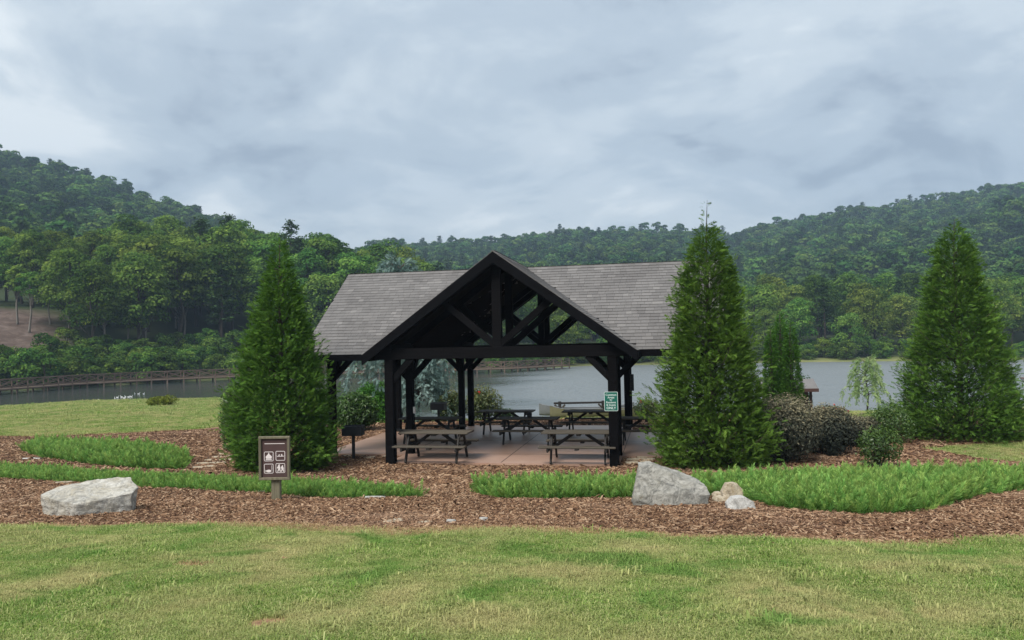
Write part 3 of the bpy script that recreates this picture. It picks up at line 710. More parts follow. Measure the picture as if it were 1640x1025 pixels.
def wtruss(x, w=0.17):
    MB().beam((x, YE + .2, (TB + TT) / 2), (x, YEB - .2, (TB + TT) / 2), w + .014, TT - TB - .012, 0.01).build('tie_beam', M['timber'], pav)
    MB().beam((x, YR, TT - .02), (x, YR, RZ - .22), w, 0.2, 0.01, upv=(0, 1, 0)).build('king_post', M['timber'], pav)
    for s in (-1, 1):
        MB().beam((x, YR + s * .08, TT + .06), (x, YR + s * 1.42, RZ - SL * 1.42 - .2), w - .02, .17, .008).build('strut', M['timber'], pav)
        MB().beam((x, YR + s * (GH - .15), RZ - SL * (GH - .15) - .17), (x, YR + s * .02, RZ - .18), w, .2, .008).build('rafter', M['timber'], pav)
for x in (-HW - WING, HW + WING): wtruss(x)
for y in (D1, D1 + D2):
    for sx in (-1, 1):
        MB().beam((sx * (HW + .1), y, (TB + TT) / 2 + .004), (sx * (WR - .15), y, (TB + TT) / 2 + .004), .185, TT - TB - .02, .01).build('eave_beam', M['timber'], pav)
for sx in (-1, 1):
    MB().beam((sx * HW, -.2, TT + .03), (sx * HW, D1 + .1, TT + .03), .18, .2, .01).build('eave_beam', M['timber'], pav)
    MB().beam((sx * HW, D1 + D2 - .1, TT + .03), (sx * HW, YB + .2, TT + .03), .18, .2, .01).build('eave_beam', M['timber'], pav)
MB().beam((0, -OVF + .06, RZ - .2), (0, YRB - .06, RZ - .2), .12, .22, .006).build('ridge_beam', M['timber'], pav)
MB().beam((-WR + .06, YR, RZ - .21), (WR - .06, YR, RZ - .21), .12, .2, .006).build('ridge_beam', M['timber'], pav)

# roof: deck with ceiling boards below, boards at the rakes and eaves, shingle by shingle above
roof = empty('roof'); roof.parent = pav
def zg(x): return RZ - SL * abs(x)
def zm(y): return RZ - SL * abs(y - YR)
planes = [   # polygon in plan, height function
    ([(0, -OVF), (0, YR), (-GH, YE), (-GH, -OVF)], zg), ([(0, -OVF), (GH, -OVF), (GH, YE), (0, YR)], zg),
    ([(0, YRB), (-GH, YRB), (-GH, YEB), (0, YR)], zg), ([(0, YRB), (0, YR), (GH, YEB), (GH, YRB)], zg),
    ([(-WR, YR), (-WR, YE), (-GH, YE), (0, YR)], zm), ([(WR, YR), (0, YR), (GH, YE), (WR, YE)], zm),
    ([(-WR, YR), (0, YR), (-GH, YEB), (-WR, YEB)], zm), ([(WR, YR), (WR, YEB), (GH, YEB), (0, YR)], zm)]
deck = MB(); ceil = MB()
for poly, zf in planes:
    zfun = (lambda p: zf(p[0])) if zf is zg else (lambda p: zf(p[1]))
    n = len(poly); tp = [(x, y, zfun((x, y)) - .012) for x, y in poly]; bt = [(x, y, z - .045) for x, y, z in tp]
    deck.add(tp + bt, [tuple(range(n)), tuple(range(2 * n - 1, n - 1, -1))] + [(i, i + n, (i + 1) % n + n, (i + 1) % n) for i in range(n)])
    ct = [(x, y, z - .003) for x, y, z in bt]; cb = [(x, y, z - .02) for x, y, z in ct]
    ceil.add(ct + cb, [tuple(range(n)), tuple(range(2 * n - 1, n - 1, -1))])
deck.build('roof_deck', M['underlay'], roof); ceil.build('ceiling_boards', M['ceiling'], roof)
FH = 0.24
for yy, sgn in ((-OVF, -1), (YRB, 1)):
    for sx in (-1, 1):
        a = (sx * (GH + .02), yy + sgn * .02, EZ - FH / 2 - .015); b = (0, yy + sgn * .02, RZ - FH / 2 - .005)
        v = [(a[0], yy, a[2] + FH / 2), (b[0], yy, b[2] + FH / 2), (b[0], yy, b[2] - FH / 2 - .05), (a[0], yy, a[2] - FH / 2 - .02)]
        w_ = [(x, y + sgn * .045, z) for x, y, z in v]
        MB().add(v + w_, [(0, 1, 2, 3), (7, 6, 5, 4), (0, 4, 5, 1), (1, 5, 6, 2), (2, 6, 7, 3), (3, 7, 4, 0)]).build('rake_board', M['fascia'], roof)
for xx in (-1, 1):
    for s in (-1, 1):
        ya, za = YR + s * (GH + .02), EZ - FH / 2 - .015
        v = [(xx * WR, ya, za + FH / 2), (xx * WR, YR, RZ - .005), (xx * WR, YR, RZ - FH - .05), (xx * WR, ya, za - FH / 2 - .02)]
        w_ = [(x + xx * .045, y, z) for x, y, z in v]
        MB().add(v + w_, [(0, 1, 2, 3), (7, 6, 5, 4), (0, 4, 5, 1), (1, 5, 6, 2), (2, 6, 7, 3), (3, 7, 4, 0)]).build('rake_board', M['fascia'], roof)
        # eaves of the wings
        y0, y1 = (YE - .045, YE - .003) if s < 0 else (YEB + .003, YEB + .045)
        xa, xb = sorted((xx * (GH + .03), xx * (WR - .003)))
        MB().box(xa, xb, y0, y1, EZ - .185, EZ - .012).build('eave_board', M['fascia'], roof)
    for ya, yb in ((-OVF + .003, YE - .05), (YEB + .05, YRB - .003)):
        x0, x1 = (GH + .003, GH + .045) if xx > 0 else (-GH - .045, -GH - .003)
        MB().box(x0, x1, ya, yb, EZ - .185, EZ - .012).build('eave_board', M['fascia'], roof)
# shingles
sh = []       # (origin, u-dir, v-dir(down slope), width, front?)
EXPO = 0.152; cosA = 1 / math.sqrt(1 + SL * SL); sinA = SL * cosA; SLEN = (GH + .03) / cosA
g = np.random.default_rng(3)
def lay(axis_, sgn, lo, hi, keep):
    """courses on one slope; axis_ 'm': ridge along x at YR, sgn of y; 'g': ridge along y at 0, sgn of x"""
    nrow = int(SLEN / EXPO)
    for r_ in range(nrow + 1):
        d = min(SLEN, (r_ + 1) * EXPO)            # lower edge distance from ridge along the slope
        u = lo - g.uniform(0, .3)
        while u < hi:
            w = g.choice([.16, .20, .24, .30]); a, b = max(u, lo), min(u + w, hi); u += w
            if b - a < .03: continue
            hd_ = d * cosA; cx = (a + b) / 2; hm = (d - EXPO / 2) * cosA
            if not keep(cx, hm): continue
            sh.append((axis_, sgn, a, b - .004, d))
lay('m', -1, -WR - .02, WR + .02, lambda x, h_: abs(x) > h_ - 0.06)
lay('m', 1, -WR - .02, WR + .02, lambda x, h_: abs(x) > h_ - 0.06)
for s in (-1, 1):
    lay('g', s, -OVF - .03, YRB + .03, lambda y, h_: abs(y - YR) > h_ - 0.06)
def sh_verts(rec):
    ax, sgn, a, b, d = rec; up_ = d - EXPO - .05
    out = []
    for (dd, lift) in ((d, .020), (up_, .004), (up_, -.008), (d - .035, -.004)):
        for u in (a, b):
            hx = dd * cosA; z = RZ - dd * sinA
            nx_, nz = sinA * lift, cosA * lift
            out.append((u, YR + sgn * (hx + nx_), z + nz) if ax == 'm' else (sgn * (hx + nx_), u, z + nz))
    return out
SHF = [(0, 1, 3, 2), (0, 6, 7, 1), (0, 2, 4, 6), (1, 7, 5, 3)]
def vis(rec):
    ax, sgn, a, b, d = rec
    if ax != 'm' or sgn > 0: return 0
    v = sh_verts(rec); P = [proj(PL(*v[i])) for i in (0, 1, 3, 2)]
    cxp = sum(p[0] for p in P) / 4; cyp = sum(p[1] for p in P) / 4
    if cxp > 1085 - (cyp - 420) * .2 or cxp < 505: return 0
    if d < EXPO * 1.5: return 0
    return abs(sum(P[i][0] * P[(i + 1) % 4][1] - P[(i + 1) % 4][0] * P[i][1] for i in range(4))) / 2
order = sorted(range(len(sh)), key=lambda i: -vis(sh[i]))
single = set(order[:300])
smesh = {}
mass = MB()
for i, rec in enumerate(sh):
    v = sh_verts(rec)
    if i in single:
        ax, sgn, a, b, d = rec; k = round((b - a), 2)
        if k not in smesh:
            o_ = np.array(v[0]); smesh[k] = MB().add([tuple(np.array(p) - o_) for p in v], SHF).mesh('shingle', M['shingle'])
        link('shingle', smesh[k], roof, v[0])
    else: mass.add(v, SHF)
ms = mass.build('shingles', M['shingles'], roof); ms['kind'] = 'stuff'
def cap(p, q):
    n = int((Vector(q) - Vector(p)).length / .2); mb = MB()
    for i in range(n):
        a = Vector(p).lerp(Vector(q), i / n); b = Vector(p).lerp(Vector(q), (i + 1.15) / n); d = (b - a).normalized(); s_ = d.cross(Vector((0, 0, 1)))
        for sg in (-1, 1):
            l = s_ * sg * .13 + Vector((0, 0, -.13 * SL))
            vs = [a + Vector((0, 0, .026)), b + Vector((0, 0, .034)), b + l + Vector((0, 0, .034)), a + l + Vector((0, 0, .026))]
            mb.add([tuple(x) for x in vs] + [tuple(x - Vector((0, 0, .012))) for x in vs], [(0, 1, 2, 3), (1, 5, 6, 2), (3, 2, 6, 7), (0, 3, 7, 4)])
    mb.build('ridge_cap', M['shingles'], roof)
cap((-WR - .02, YR, RZ), (-.1, YR, RZ)); cap((WR + .02, YR, RZ), (.1, YR, RZ)); cap((0, -OVF - .03, RZ), (0, YRB + .03, RZ))

# notices on the posts
def text_mesh(body, size, mat, name='lettering', bold=0.0, align='CENTER'):
    cu = bpy.data.curves.new(name, 'FONT'); cu.body = body; cu.size = size; cu.align_x = align; cu.align_y = 'CENTER'; cu.extrude = 0.0006; cu.offset = bold; cu.resolution_u = 3
    ob = bpy.data.objects.new(name, cu); C.objects.link(ob)
    bpy.context.view_layer.update()
    me = bpy.data.meshes.new_from_object(ob.evaluated_get(bpy.context.evaluated_depsgraph_get()))
    bpy.data.objects.remove(ob); me.materials.clear(); me.materials.append(mat); return me
def stand_text(body, size, x, z, y, parent, mat, bold=0.0):
    o = link('lettering', text_mesh(body, size, mat, bold=bold), parent, (x, y, z)); o.rotation_euler = (R(90), 0, 0); return o
def rrect(w, h, r, n=5):
    pts = []
    for cx, cz, a0 in ((w / 2 - r, h / 2 - r, 0), (-w / 2 + r, h / 2 - r, 90), (-w / 2 + r, -h / 2 + r, 180), (w / 2 - r, -h / 2 + r, 270)):
        for i in range(n): a = R(a0 + 90 * i / (n - 1)); pts.append((cx + r * math.cos(a), cz + r * math.sin(a)))
    return pts
def plate(poly, y0, y1):      # flat plate standing in xz, front at y0
    n = len(poly)
    return MB().add([(x, y0, z) for x, z in poly] + [(x, y1, z) for x, z in poly], [tuple(range(n)), tuple(range(2 * n - 1, n - 1, -1))] + [(i, i + n, (i + 1) % n + n, (i + 1) % n) for i in range(n)])
def ring(w, h, r, t, y0, y1):
    o_ = rrect(w, h, r); i_ = rrect(w - 2 * t, h - 2 * t, max(.002, r - t)); n = len(o_)
    return MB().add([(x, y0, z) for x, z in o_] + [(x, y0, z) for x, z in i_] + [(x, y1, z) for x, z in o_], [(i, (i + 1) % n, (i + 1) % n + n, i + n) for i in range(n)] + [(i, i + 2 * n, (i + 1) % n + 2 * n, (i + 1) % n) for i in range(n)])
gs = empty('notice_sign', PL(HW - .045, -.124, 1.57), -YAW)
tag(gs, 'small green notice with white lettering on the right front post', 'sign')
plate(rrect(.33, .47, .025), -.008, 0).build('sign_plate', M['sign_green'], gs)
ring(.33, .47, .025, .008, -.0105, -.008).build('sign_border', M['sign_white'], gs)
for tx, sz, zo in (('Common', .070, .16), ('Areas', .070, .095), ('for', .054, .037), ('Residents', .062, -.025), ('& Guests', .062, -.088), ('ONLY', .086, -.165)):
    stand_text(tx, sz, 0, zo, -.0115, gs, M['sign_white'], 0.0004)
pq = empty('plaque', PL(HW + .13, D1 + D2 - .04, 1.62), -YAW); tag(pq, 'small dark plaque on the rear right post', 'sign')
plate(rrect(.2, .56, .01), -.02, 0).build('plaque_board', M['iron'], pq)
for i, zo in enumerate((.2, .15, .1, -.02, -.08, -.14)): plate(rrect(.13 - .02 * (i % 3), .012, .003), -.022, -.02).build('text_line', M['table_top'], pq).location = (0, 0, zo)
ob_ = empty('outlet_box', PL(-HW + .115, D1 - .03, 1.22), -YAW); tag(ob_, 'little pale outlet box on the second left post', 'outlet box')
MB().box(-.015, .035, -.04, .04, -.09, .09, .006).build('box', M['white'], ob_); MB().box(.035, .042, -.025, .025, -.06, .06).build('cover', M['sign_ink'], ob_)
dp = empty('conduit', PL(-HW - WING - .17, D1 - .05, 0), -YAW); tag(dp, 'thin white conduit beside the far left post', 'conduit')
MB().tube([(0, 0, -.08), (0, 0, 1.4), (0, 0, 2.8)], .02, 8).build('pipe', M['white'], dp)
for zq in (.7, 2.0): MB().box(-.005, .08, -.03, .03, zq, zq + .03).build('bracket', M['white'], dp)

# ------------------------------------------------------------------ picnic tables
def picnic_table():
    root = empty('picnic_table'); Lh = .94
    for i in range(5):
        y = (i - 2) * .148
        MB().beam((-Lh, y, .735), (Lh, y, .735), .14, .042, .008).build('plank', M['table_top'], root)
    for sgn in (-1, 1):
        for i in range(2):
            y = sgn * (.60 + i * .135)
            MB().beam((-Lh - .02, y, .43), (Lh + .02, y, .43), .128, .042, .01).build('bench_plank', M['table_top'], root)
        MB().box(-.05, .05, sgn * .67 - .12, sgn * .67 + .12, .365, .408).build('bench_cleat', M['table_leg'], root)
    MB().box(-.05, .05, -.33, .33, .66, .713).build('top_cleat', M['table_leg'], root)
    for ex in (-.68, .68):
        for sgn in (-1, 1):
            MB().beam((ex, sgn * .56, 0.0), (ex, sgn * .22, .712), .045, .10, .006, upv=(0, 1, .5)).build('leg', M['table_leg'], root)
        MB().beam((ex + math.copysign(.047, ex), -.36, .665), (ex + math.copysign(.047, ex), .36, .665), .045, .09, .01).build('top_cleat', M['table_leg'], root)
        MB().beam((ex + math.copysign(.047, ex), -.78, .36), (ex + math.copysign(.047, ex), .78, .36), .045, .11, .015).build('seat_support', M['table_leg'], root)
        MB().beam((ex - math.copysign(.03, ex), 0, .36), (math.copysign(.16, ex), 0, .69), .045, .08, .004).build('brace', M['table_leg'], root)
    return root
tproto = picnic_table()
def copy_tree(o, parent=None):
    c = o.copy(); C.objects.link(c); c.parent = parent
    for k in list(o.children): copy_tree(k, c)
    return c
T_SPOTS = [  # pixel of the table top's middle, turn, label
    (699, 690.5, 0, 'weathered picnic table nearest the left front post'),
    (928, 690.5, 0, 'weathered picnic table beside the post with the green notice'),
    (689, 669, 0, 'picnic table at the left, behind the nearest left table'),
    (811, 657.5, 0, 'picnic table at the back by the small round bush'),
    (846, 669, 0, 'picnic table in the middle of the patio with a black tin on it'),
    (947, 657.5, 0, 'picnic table at the back in front of the canoes'),
    (1036, 668.5, 0, 'picnic table right of the notice post, half behind the conifer')]
tloc = []
for i, (px, py, tr, lab) in enumerate(T_SPOTS):
    o = tproto if i == 0 else copy_tree(tproto)
    p = at(px, py, .756); o.location = (p[0], p[1], 0.002); o.rotation_euler = (0, 0, -YAW + R(tr)); tloc.append(p)
    tag(o, lab, 'picnic table', 'picnic tables under the pavilion')
p = at(848, 668, .757)
tin = empty('ash_tin', (p[0], p[1], .757)); tag(tin, 'small black tin with lid on the middle picnic table', 'tin')
MB().tube([(0, 0, 0), (0, 0, .10)], [.075, .08], 12).build('can', M['iron'], tin); MB().tube([(0, 0, .101), (0, 0, .118), (0, 0, .15)], [.088, .08, .02], 12).build('lid', M['iron'], tin)

# ------------------------------------------------------------------ pedestal grills
def grill(loc, rz, label):
    root = empty('pedestal_grill', loc, rz); tag(root, label, 'grill', 'pedestal grills')
    MB().tube([(0, 0, -.15), (0, 0, .66)], .045, 10).build('pedestal', M['iron'], root)
    fb = MB()
    fb.box(-.27, .27, -.2, .2, .66, .68); fb.box(-.27, .27, .185, .2, .681, .93); fb.box(-.27, .27, -.2, -.185, .681, .88)
    fb.box(-.27, -.255, -.184, .184, .681, .92); fb.box(.255, .27, -.184, .184, .681, .92); fb.build('firebox', M['iron'], root)
    gr = MB()
    for i in range(13): gr.beam((-.24 + i * .04, -.18, .90), (-.24 + i * .04, .18, .90), .01, .01)
    gr.beam((-.25, -.18, .894), (.25, -.18, .894), .012, .012); gr.beam((-.25, .18, .894), (.25, .18, .894), .012, .012); gr.build('grate', M['iron'], root)
    MB().tube([(.27, 0, .86), (.33, 0, .86), (.345, 0, .90), (.40, 0, .90)], .01, 6).build('handle', M['iron'], root)
    MB().tube([(.27, .1, .80), (.33, .1, .80), (.34, .1, .84)], .008, 6).build('handle', M['iron'], root)
    return root
p = on_ground(566.5, 736); grill((p[0], p[1], p[2]), -YAW + R(8), 'black pedestal grill standing by the left conifer')
p = on_ground(703, 684); grill((p[0], p[1], p[2]), -YAW, 'black pedestal grill behind the patio by the blue cedar')

# ------------------------------------------------------------------ brown pictogram sign
p = on_ground(443, 801)
sg_ = empty('trail_sign', p, R(-3)); tag(sg_, 'brown trail sign with four white pictograms in a grey wood frame', 'sign')
S_ = p[1] / F      # metres per photo pixel at its distance
bw, bh = 50 * S_, 69 * S_; zb = 33 * S_
MB().beam((0, 0, -.2), (0, 0, zb + bh * .6), 14 * S_, .09, .008, upv=(0, 1, 0)).build('post', M['greywood'], sg_)
zc_ = zb + bh / 2; ft = .042
plate([(-bw / 2 + ft, -bh / 2 + ft), (bw / 2 - ft, -bh / 2 + ft), (bw / 2 - ft, bh / 2 - ft), (-bw / 2 + ft, bh / 2 - ft)], -.062, -.047).build('panel', M['sign_brown'], sg_).location = (0, 0, zc_)
for a, b in (((-bw / 2, zb + bh - ft / 2), (bw / 2, zb + bh - ft / 2)), ((-bw / 2, zb + ft / 2), (bw / 2, zb + ft / 2))):
    MB().beam((a[0], -.07, a[1]), (b[0], -.07, b[1]), .05, ft, .006).build('frame', M['greywood'], sg_)
for sx in (-1, 1):
    MB().beam((sx * (bw / 2 - ft / 2), -.071, zb + ft), (sx * (bw / 2 - ft / 2), -.071, zb + bh - ft), ft, .05, .006, upv=(0, 1, 0)).build('frame', M['greywood'], sg_)
YF = -.0635
PICS = {
    'campfire': [[(-.32, -.38), (.32, -.38), (.32, -.28), (-.32, -.28)], [(-.28, -.24), (.28, -.24), (.34, -.02), (.2, .12), (.1, .2), (0, .42), (-.1, .2), (-.22, .1), (-.34, -.04)]],
    'canoe': [[(-.42, .02), (-.34, -.08), (.34, -.08), (.42, .02), (.3, -.02), (-.3, -.02)], [(-.22, 0), (-.1, 0), (-.06, .12), (-.12, .16), (-.18, .1)], [(.1, 0), (.24, 0), (.2, .12), (.14, .2), (.06, .12)]],
    'fish': [[(-.38, -.12), (-.26, -.2), (-.1, -.12), (.12, -.12), (.3, -.22), (.2, -.28), (.3, -.3), (.1, -.38), (-.12, -.38), (-.26, -.3), (-.38, -.36), (-.32, -.24)], [(.30, -.18), (.335, -.18), (.335, .34), (.30, .34)]],
    'hikers': [[(-.26, .24), (-.16, .4), (-.04, .36), (-.06, .24), (.0, .05), (-.02, -.1), (.04, -.38), (-.06, -.38), (-.12, -.14), (-.24, -.38), (-.33, -.38), (-.22, -.02), (-.34, -.04), (-.36, .06), (-.28, .16)],
               [(.1, .14), (.2, .3), (.3, .26), (.28, .15), (.36, -.02), (.34, -.14), (.4, -.38), (.3, -.38), (.24, -.16), (.14, -.38), (.06, -.38), (.14, -.06), (.04, -.02), (.06, .08)]]}
q = 15.2 * S_; 
for nm, cx, cz in (('campfire', -9.6, 2.6), ('canoe', 9.2, 3.4), ('fish', -9.8, -16.6), ('hikers', 9.0, -16.0)):
    o = ring(q, q, .02, .009, YF - .001, YF + .001).build('pictogram_border', M['sign_ink'], sg_); o.location = (cx * S_, 0, zc_ + cz * S_)
    for pl_ in PICS[nm]:
        pic = [(x * q, z * q) for x, z in pl_]
        ar = sum(pic[i][0] * pic[(i + 1) % len(pic)][1] - pic[(i + 1) % len(pic)][0] * pic[i][1] for i in range(len(pic)))
        o = plate(pic if ar > 0 else pic[::-1], YF - .0012, YF).build('pictogram', M['sign_ink'], sg_); o.location = (cx * S_, 0, zc_ + cz * S_)
MB().box(-16.2 * S_, 16.2 * S_, YF - .001, YF, zc_ + 22.2 * S_, zc_ + 23.2 * S_).build('rule', M['sign_ink'], sg_)

# ------------------------------------------------------------------ boulders and flat stones
def boulder(loc, pts, seed, mat, label, amp=.016, bev=.016):
    import bmesh
    from mathutils import noise as mn
    bm = bmesh.new()
    for q in pts: bm.verts.new(q)
    bmesh.ops.convex_hull(bm, input=list(bm.verts))
    bmesh.ops.delete(bm, geom=[v for v in bm.verts if not v.link_faces], context='VERTS')
    bmesh.ops.dissolve_limit(bm, angle_limit=R(6), verts=list(bm.verts), edges=list(bm.edges))
    bmesh.ops.bevel(bm, geom=list(bm.edges), offset=bev, segments=2, affect='EDGES', profile=.6)
    for _ in range(4):
        bmesh.ops.triangulate(bm, faces=list(bm.faces))
        le = [e for e in bm.edges if e.calc_length() > .045]
        if not le: break
        bmesh.ops.subdivide_edges(bm, edges=le, cuts=1)
    bmesh.ops.triangulate(bm, faces=list(bm.faces)); bm.normal_update()
    dsp = []
    for v in bm.verts:
        c = v.co; k = Vector((c.x * 5, c.y * 5, c.z * 9)) + Vector((seed, 0, 0))
        dsp.append(v.normal * (mn.noise(c * 3.2 + Vector((0, seed, 0))) * amp * 1.3 - abs(mn.noise(k)) * amp * 1.5 + mn.noise(c * 17) * amp * .55))
    for v, d_ in zip(bm.verts, dsp): v.co += d_
    me = bpy.data.meshes.new('boulder'); bm.to_mesh(me); bm.free(); me.materials.append(mat)
    return tag(link('boulder', me, None, loc, 0), label, 'boulder')
p = on_ground(1070, 808); s = p[1] / F
fr = [(-58, 2, -.26), (-60, 18, -.27), (-47, 62, -.02), (-24, 62, -.04), (18, 48, -.09), (55, 32, -.17), (61, 20, -.22), (55, 2, -.27), (2, -6, -.36), (-10, 24, -.31)]
boulder(p, [(x * s, y, z * s) for x, z, y in fr] + [(x * s * .92 + .03, y + .42, (z + 3) * s * .97) for x, z, y in fr if z > 10] + [(x * s, y + .5, -.15) for x, z, y in fr if z < 10] + [(x * s, y, -.15) for x, z, y in fr if z < 10], 4, M['rock'], 'large grey wedge-shaped boulder on the mulch at the right')
p = on_ground(143, 823); s = p[1] / F
tp = [(-69, -.12, .31), (-40, -.30, .28), (6, -.42, .22), (70, -.02, .29), (66, .22, .33), (44, .42, .44), (22, .40, .45), (-25, .36, .42), (-60, .12, .38)]
boulder(p, [(x * s, y, z) for x, y, z in tp] + [(x * s * .96, y * .95, -.12) for x, y, z in tp], 9, M['rock_white'], 'whitish flat-topped boulder on the mulch at the left')
for px, py, w_, h_, sd, mt_, lab, tilt in (
    (1184, 816, 44, 21, 21, 'whitestone', 'small white square-edged stone in front of the tan stones', 1), (1172, 799, 35, 27, 22, 'tanstone', 'upright tan stone leaning behind the small white one', 1),
    (1151, 798, 19, 10, 23, 'tanstone', 'small rounded tan stone beside the big grey boulder', 1), (1153, 804, 22, 9, 24, 'tanstone', 'low tan stone in front of the rounded one', 1)):
    p = on_ground(px, py); s = p[1] / F; w = w_ * s / 2; h = h_ * s
    k_ = random.uniform(.8, 1.1); q_ = [(-w, -.02, h * .45), (-w * .55, -.05, h * .98), (w * .35 * k_, -.03, h), (w * .95, -.04, h * .7 * k_), (w, -.06, h * .15)]
    bo = boulder(p, [(x, y - .05, z) for x, y, z in q_] + [(x * .9, y + .13, z * .95) for x, y, z in q_] + [(-w * .9, -.13, -.06), (w * .85, -.14, -.06), (w * .8, .12, -.06), (-w * .8, .12, -.06)], sd, M[mt_], lab, .006, .006)
    bo.name = 'stone'; bo['category'] = 'stone'
def flag(px, py, wpx, dep, seed, mat, label, z=None, parent=None, thick=.05):
    g = np.random.default_rng(seed); p = on_ground(px, py) if z is None else at(px, py, z); s = p[1] / F
    n = 8; w = wpx * s / 2
    poly = [(w * math.cos(2 * math.pi * i / n) * g.uniform(.75, 1.1), dep / 2 * math.sin(2 * math.pi * i / n) * g.uniform(.75, 1.1)) for i in range(n)]
    mb = MB(); top = [(x * .95, y * .95) for x, y in poly]
    mb.add([(x, y, -.08) for x, y in poly] + [(x, y, thick * .7) for x, y in poly] + [(x, y, thick) for x, y in top],
           [tuple(range(2 * n, 3 * n))] + [(i, (i + 1) % n, (i + 1) % n + n, i + n) for i in range(n)] + [(i + n, (i + 1) % n + n, (i + 1) % n + 2 * n, i + 2 * n) for i in range(n)])
    o = mb.build('flagstone', mat, parent)
    sl = (gz(p[0], p[1] + .2) - gz(p[0], p[1] - .2)) / .4
    if parent is None: o.location = p; o.rotation_euler = (math.atan(sl), 0, g.uniform(-.3, .3)); tag(o, label, 'flagstone')
    else: o.location = (p[0] - parent.location.x, p[1] - parent.location.y, p[2] - parent.location.z); o.rotation_euler = (math.atan(sl), 0, g.uniform(-.3, .3))
    return o
for k, (px, py, w_, d_, mt_, lab) in enumerate([
    (50, 736, 40, .22, 'whitestone', 'white flat stone in front of the left juniper mound'), (102, 774, 28, .14, 'tanstone', 'half-buried pale stone at the edge of the juniper, above the white boulder'),
    (438, 788, 60, .16, 'whitestone', 'long pale stone behind the trail sign post'), (600, 799, 36, .12, 'whitestone', 'thin pale stone at the right tip of the left juniper bed'),
    (628, 835, 44, .35, 'tanstone', 'large tan flat stone sunk where mulch meets the lawn'), (680, 838, 26, .2, 'tanstone', 'smaller tan flat stone right of the large sunk one'),
    (722, 838, 16, .1, 'whitestone', 'small grey chip of stone at the lawn edge'), (774, 834, 14, .1, 'whitestone', 'small pale chip of stone on the mulch near the lawn')]):
    flag(px, py, w_, d_, 40 + k, M[mt_], lab, thick=.018 if k in (4, 5) else .04)
p0 = on_ground(340, 742); path = empty('stepping_path', p0); tag(path, 'short path of tan flat stones beside the left conifer', 'path')
for k, (px, py, w_) in enumerate([(318, 750, 26), (338, 748, 24), (326, 743, 28), (350, 742, 26), (336, 738, 22), (362, 737, 28), (350, 733, 24), (372, 731, 26), (360, 728, 22), (380, 726, 22)]): flag(px, py, w_, .28, 60 + k, M['tanstone'], None, parent=path, thick=.03)
p0 = on_ground(585, 733); path2 = empty('stepping_path', p0); tag(path2, 'row of flat stones at the patio edge by the front grill', 'path')
for k, (px, py, w_) in enumerate([(556, 731, 18), (582, 729.5, 16), (603, 729, 22), (592, 733.5, 22), (617, 732, 12)]): flag(px, py, w_, .26, 80 + k, M['tanstone'], None, parent=path2, thick=.03)
p0 = on_ground(1020, 742); path3 = empty('stone_step', p0); tag(path3, 'stacked flat stones forming a step at the right patio corner', 'step')
for k, (px, py, w_) in enumerate([(1012, 743, 24), (1034, 742, 22), (1016, 738, 26), (1038, 737, 20), (1028, 734, 22)]): flag(px, py, w_, .3, 90 + k, M['tanstone'], None, parent=path3, thick=.05)

# ------------------------------------------------------------------ near conifers
def prof_from_px(base, top, rows, s):
    h = (base - top) * s; return h, [((base - y) / (base - top), w * s / 2) for y, w in rows]
p = on_ground(452, 758); p = (p[0] * (p[1] + .9) / p[1], p[1] + .9, gz(p[0], p[1] + .9)); s = p[1] / F
h, pr = prof_from_px(752, 392, [(752, 136), (735, 164), (700, 178), (660, 170), (620, 150), (580, 126), (540, 102), (500, 78), (470, 62), (445, 44), (425, 30), (408, 16), (392, 3)], s)
arborvitae('arborvitae', p, h, pr, 1, L_['arb'], 'tall green conical arborvitae left of the pavilion, behind the brown sign', leader=.1)
p = on_ground(1142, 752); p = (p[0] * (p[1] + .75) / p[1], p[1] + .75, gz(p[0], p[1] + .75)); s = p[1] / F
h, pr = prof_from_px(748, 362, [(748, 165), (730, 192), (700, 196), (660, 182), (620, 166), (580, 144), (540, 126), (500, 106), (470, 98), (440, 84), (410, 60), (390, 46), (372, 28), (362, 8)], s)
arborvitae('arborvitae', p, h, pr, 2, L_['arb'], 'tall green arborvitae right of the pavilion with a bare wispy leader', leader=.62)
p = on_ground(1540, 708); p = (p[0] * (p[1] + .9) / p[1], p[1] + .9, gz(p[0], p[1] + .9)); s = p[1] / F
h, pr = prof_from_px(700, 362, [(700, 195), (680, 208), (650, 202), (620, 186), (580, 158), (540, 138), (500, 112), (460, 88), (430, 72), (400, 56), (380, 36), (362, 6)], s)
arborvitae('arborvitae', p, h, pr, 3, L_['arb'], 'broad green arborvitae at the far right by the lake', leader=.2, nb=800)
for k, (px, base, top, w_, D, lab) in enumerate([(1238, 668, 527, 27, 27.0, 'left, shortest spire of the clipped cypress clump'), (1254, 668, 502, 30, 27.5, 'middle, tallest spire of the clipped cypress clump'), (1270, 668, 516, 32, 26.7, 'right spire of the clipped cypress clump')]):
    p = at_d(px, base, D); s = D / F; z0 = gz(p[0], p[1]); h = at_d(px, top, D)[2] - z0
    arborvitae('columnar_cypress', (p[0], p[1], z0), h, [(0, w_ * s * .40), (.15, w_ * s * .52), (.5, w_ * s * .48), (.75, w_ * s * .36), (.9, w_ * s * .2), (1, .01)], 10 + k, L_['arb_dark'], lab, spray=.12, nb=340, per=16, group='clipped cypress clump', fill=.6, tight=True)

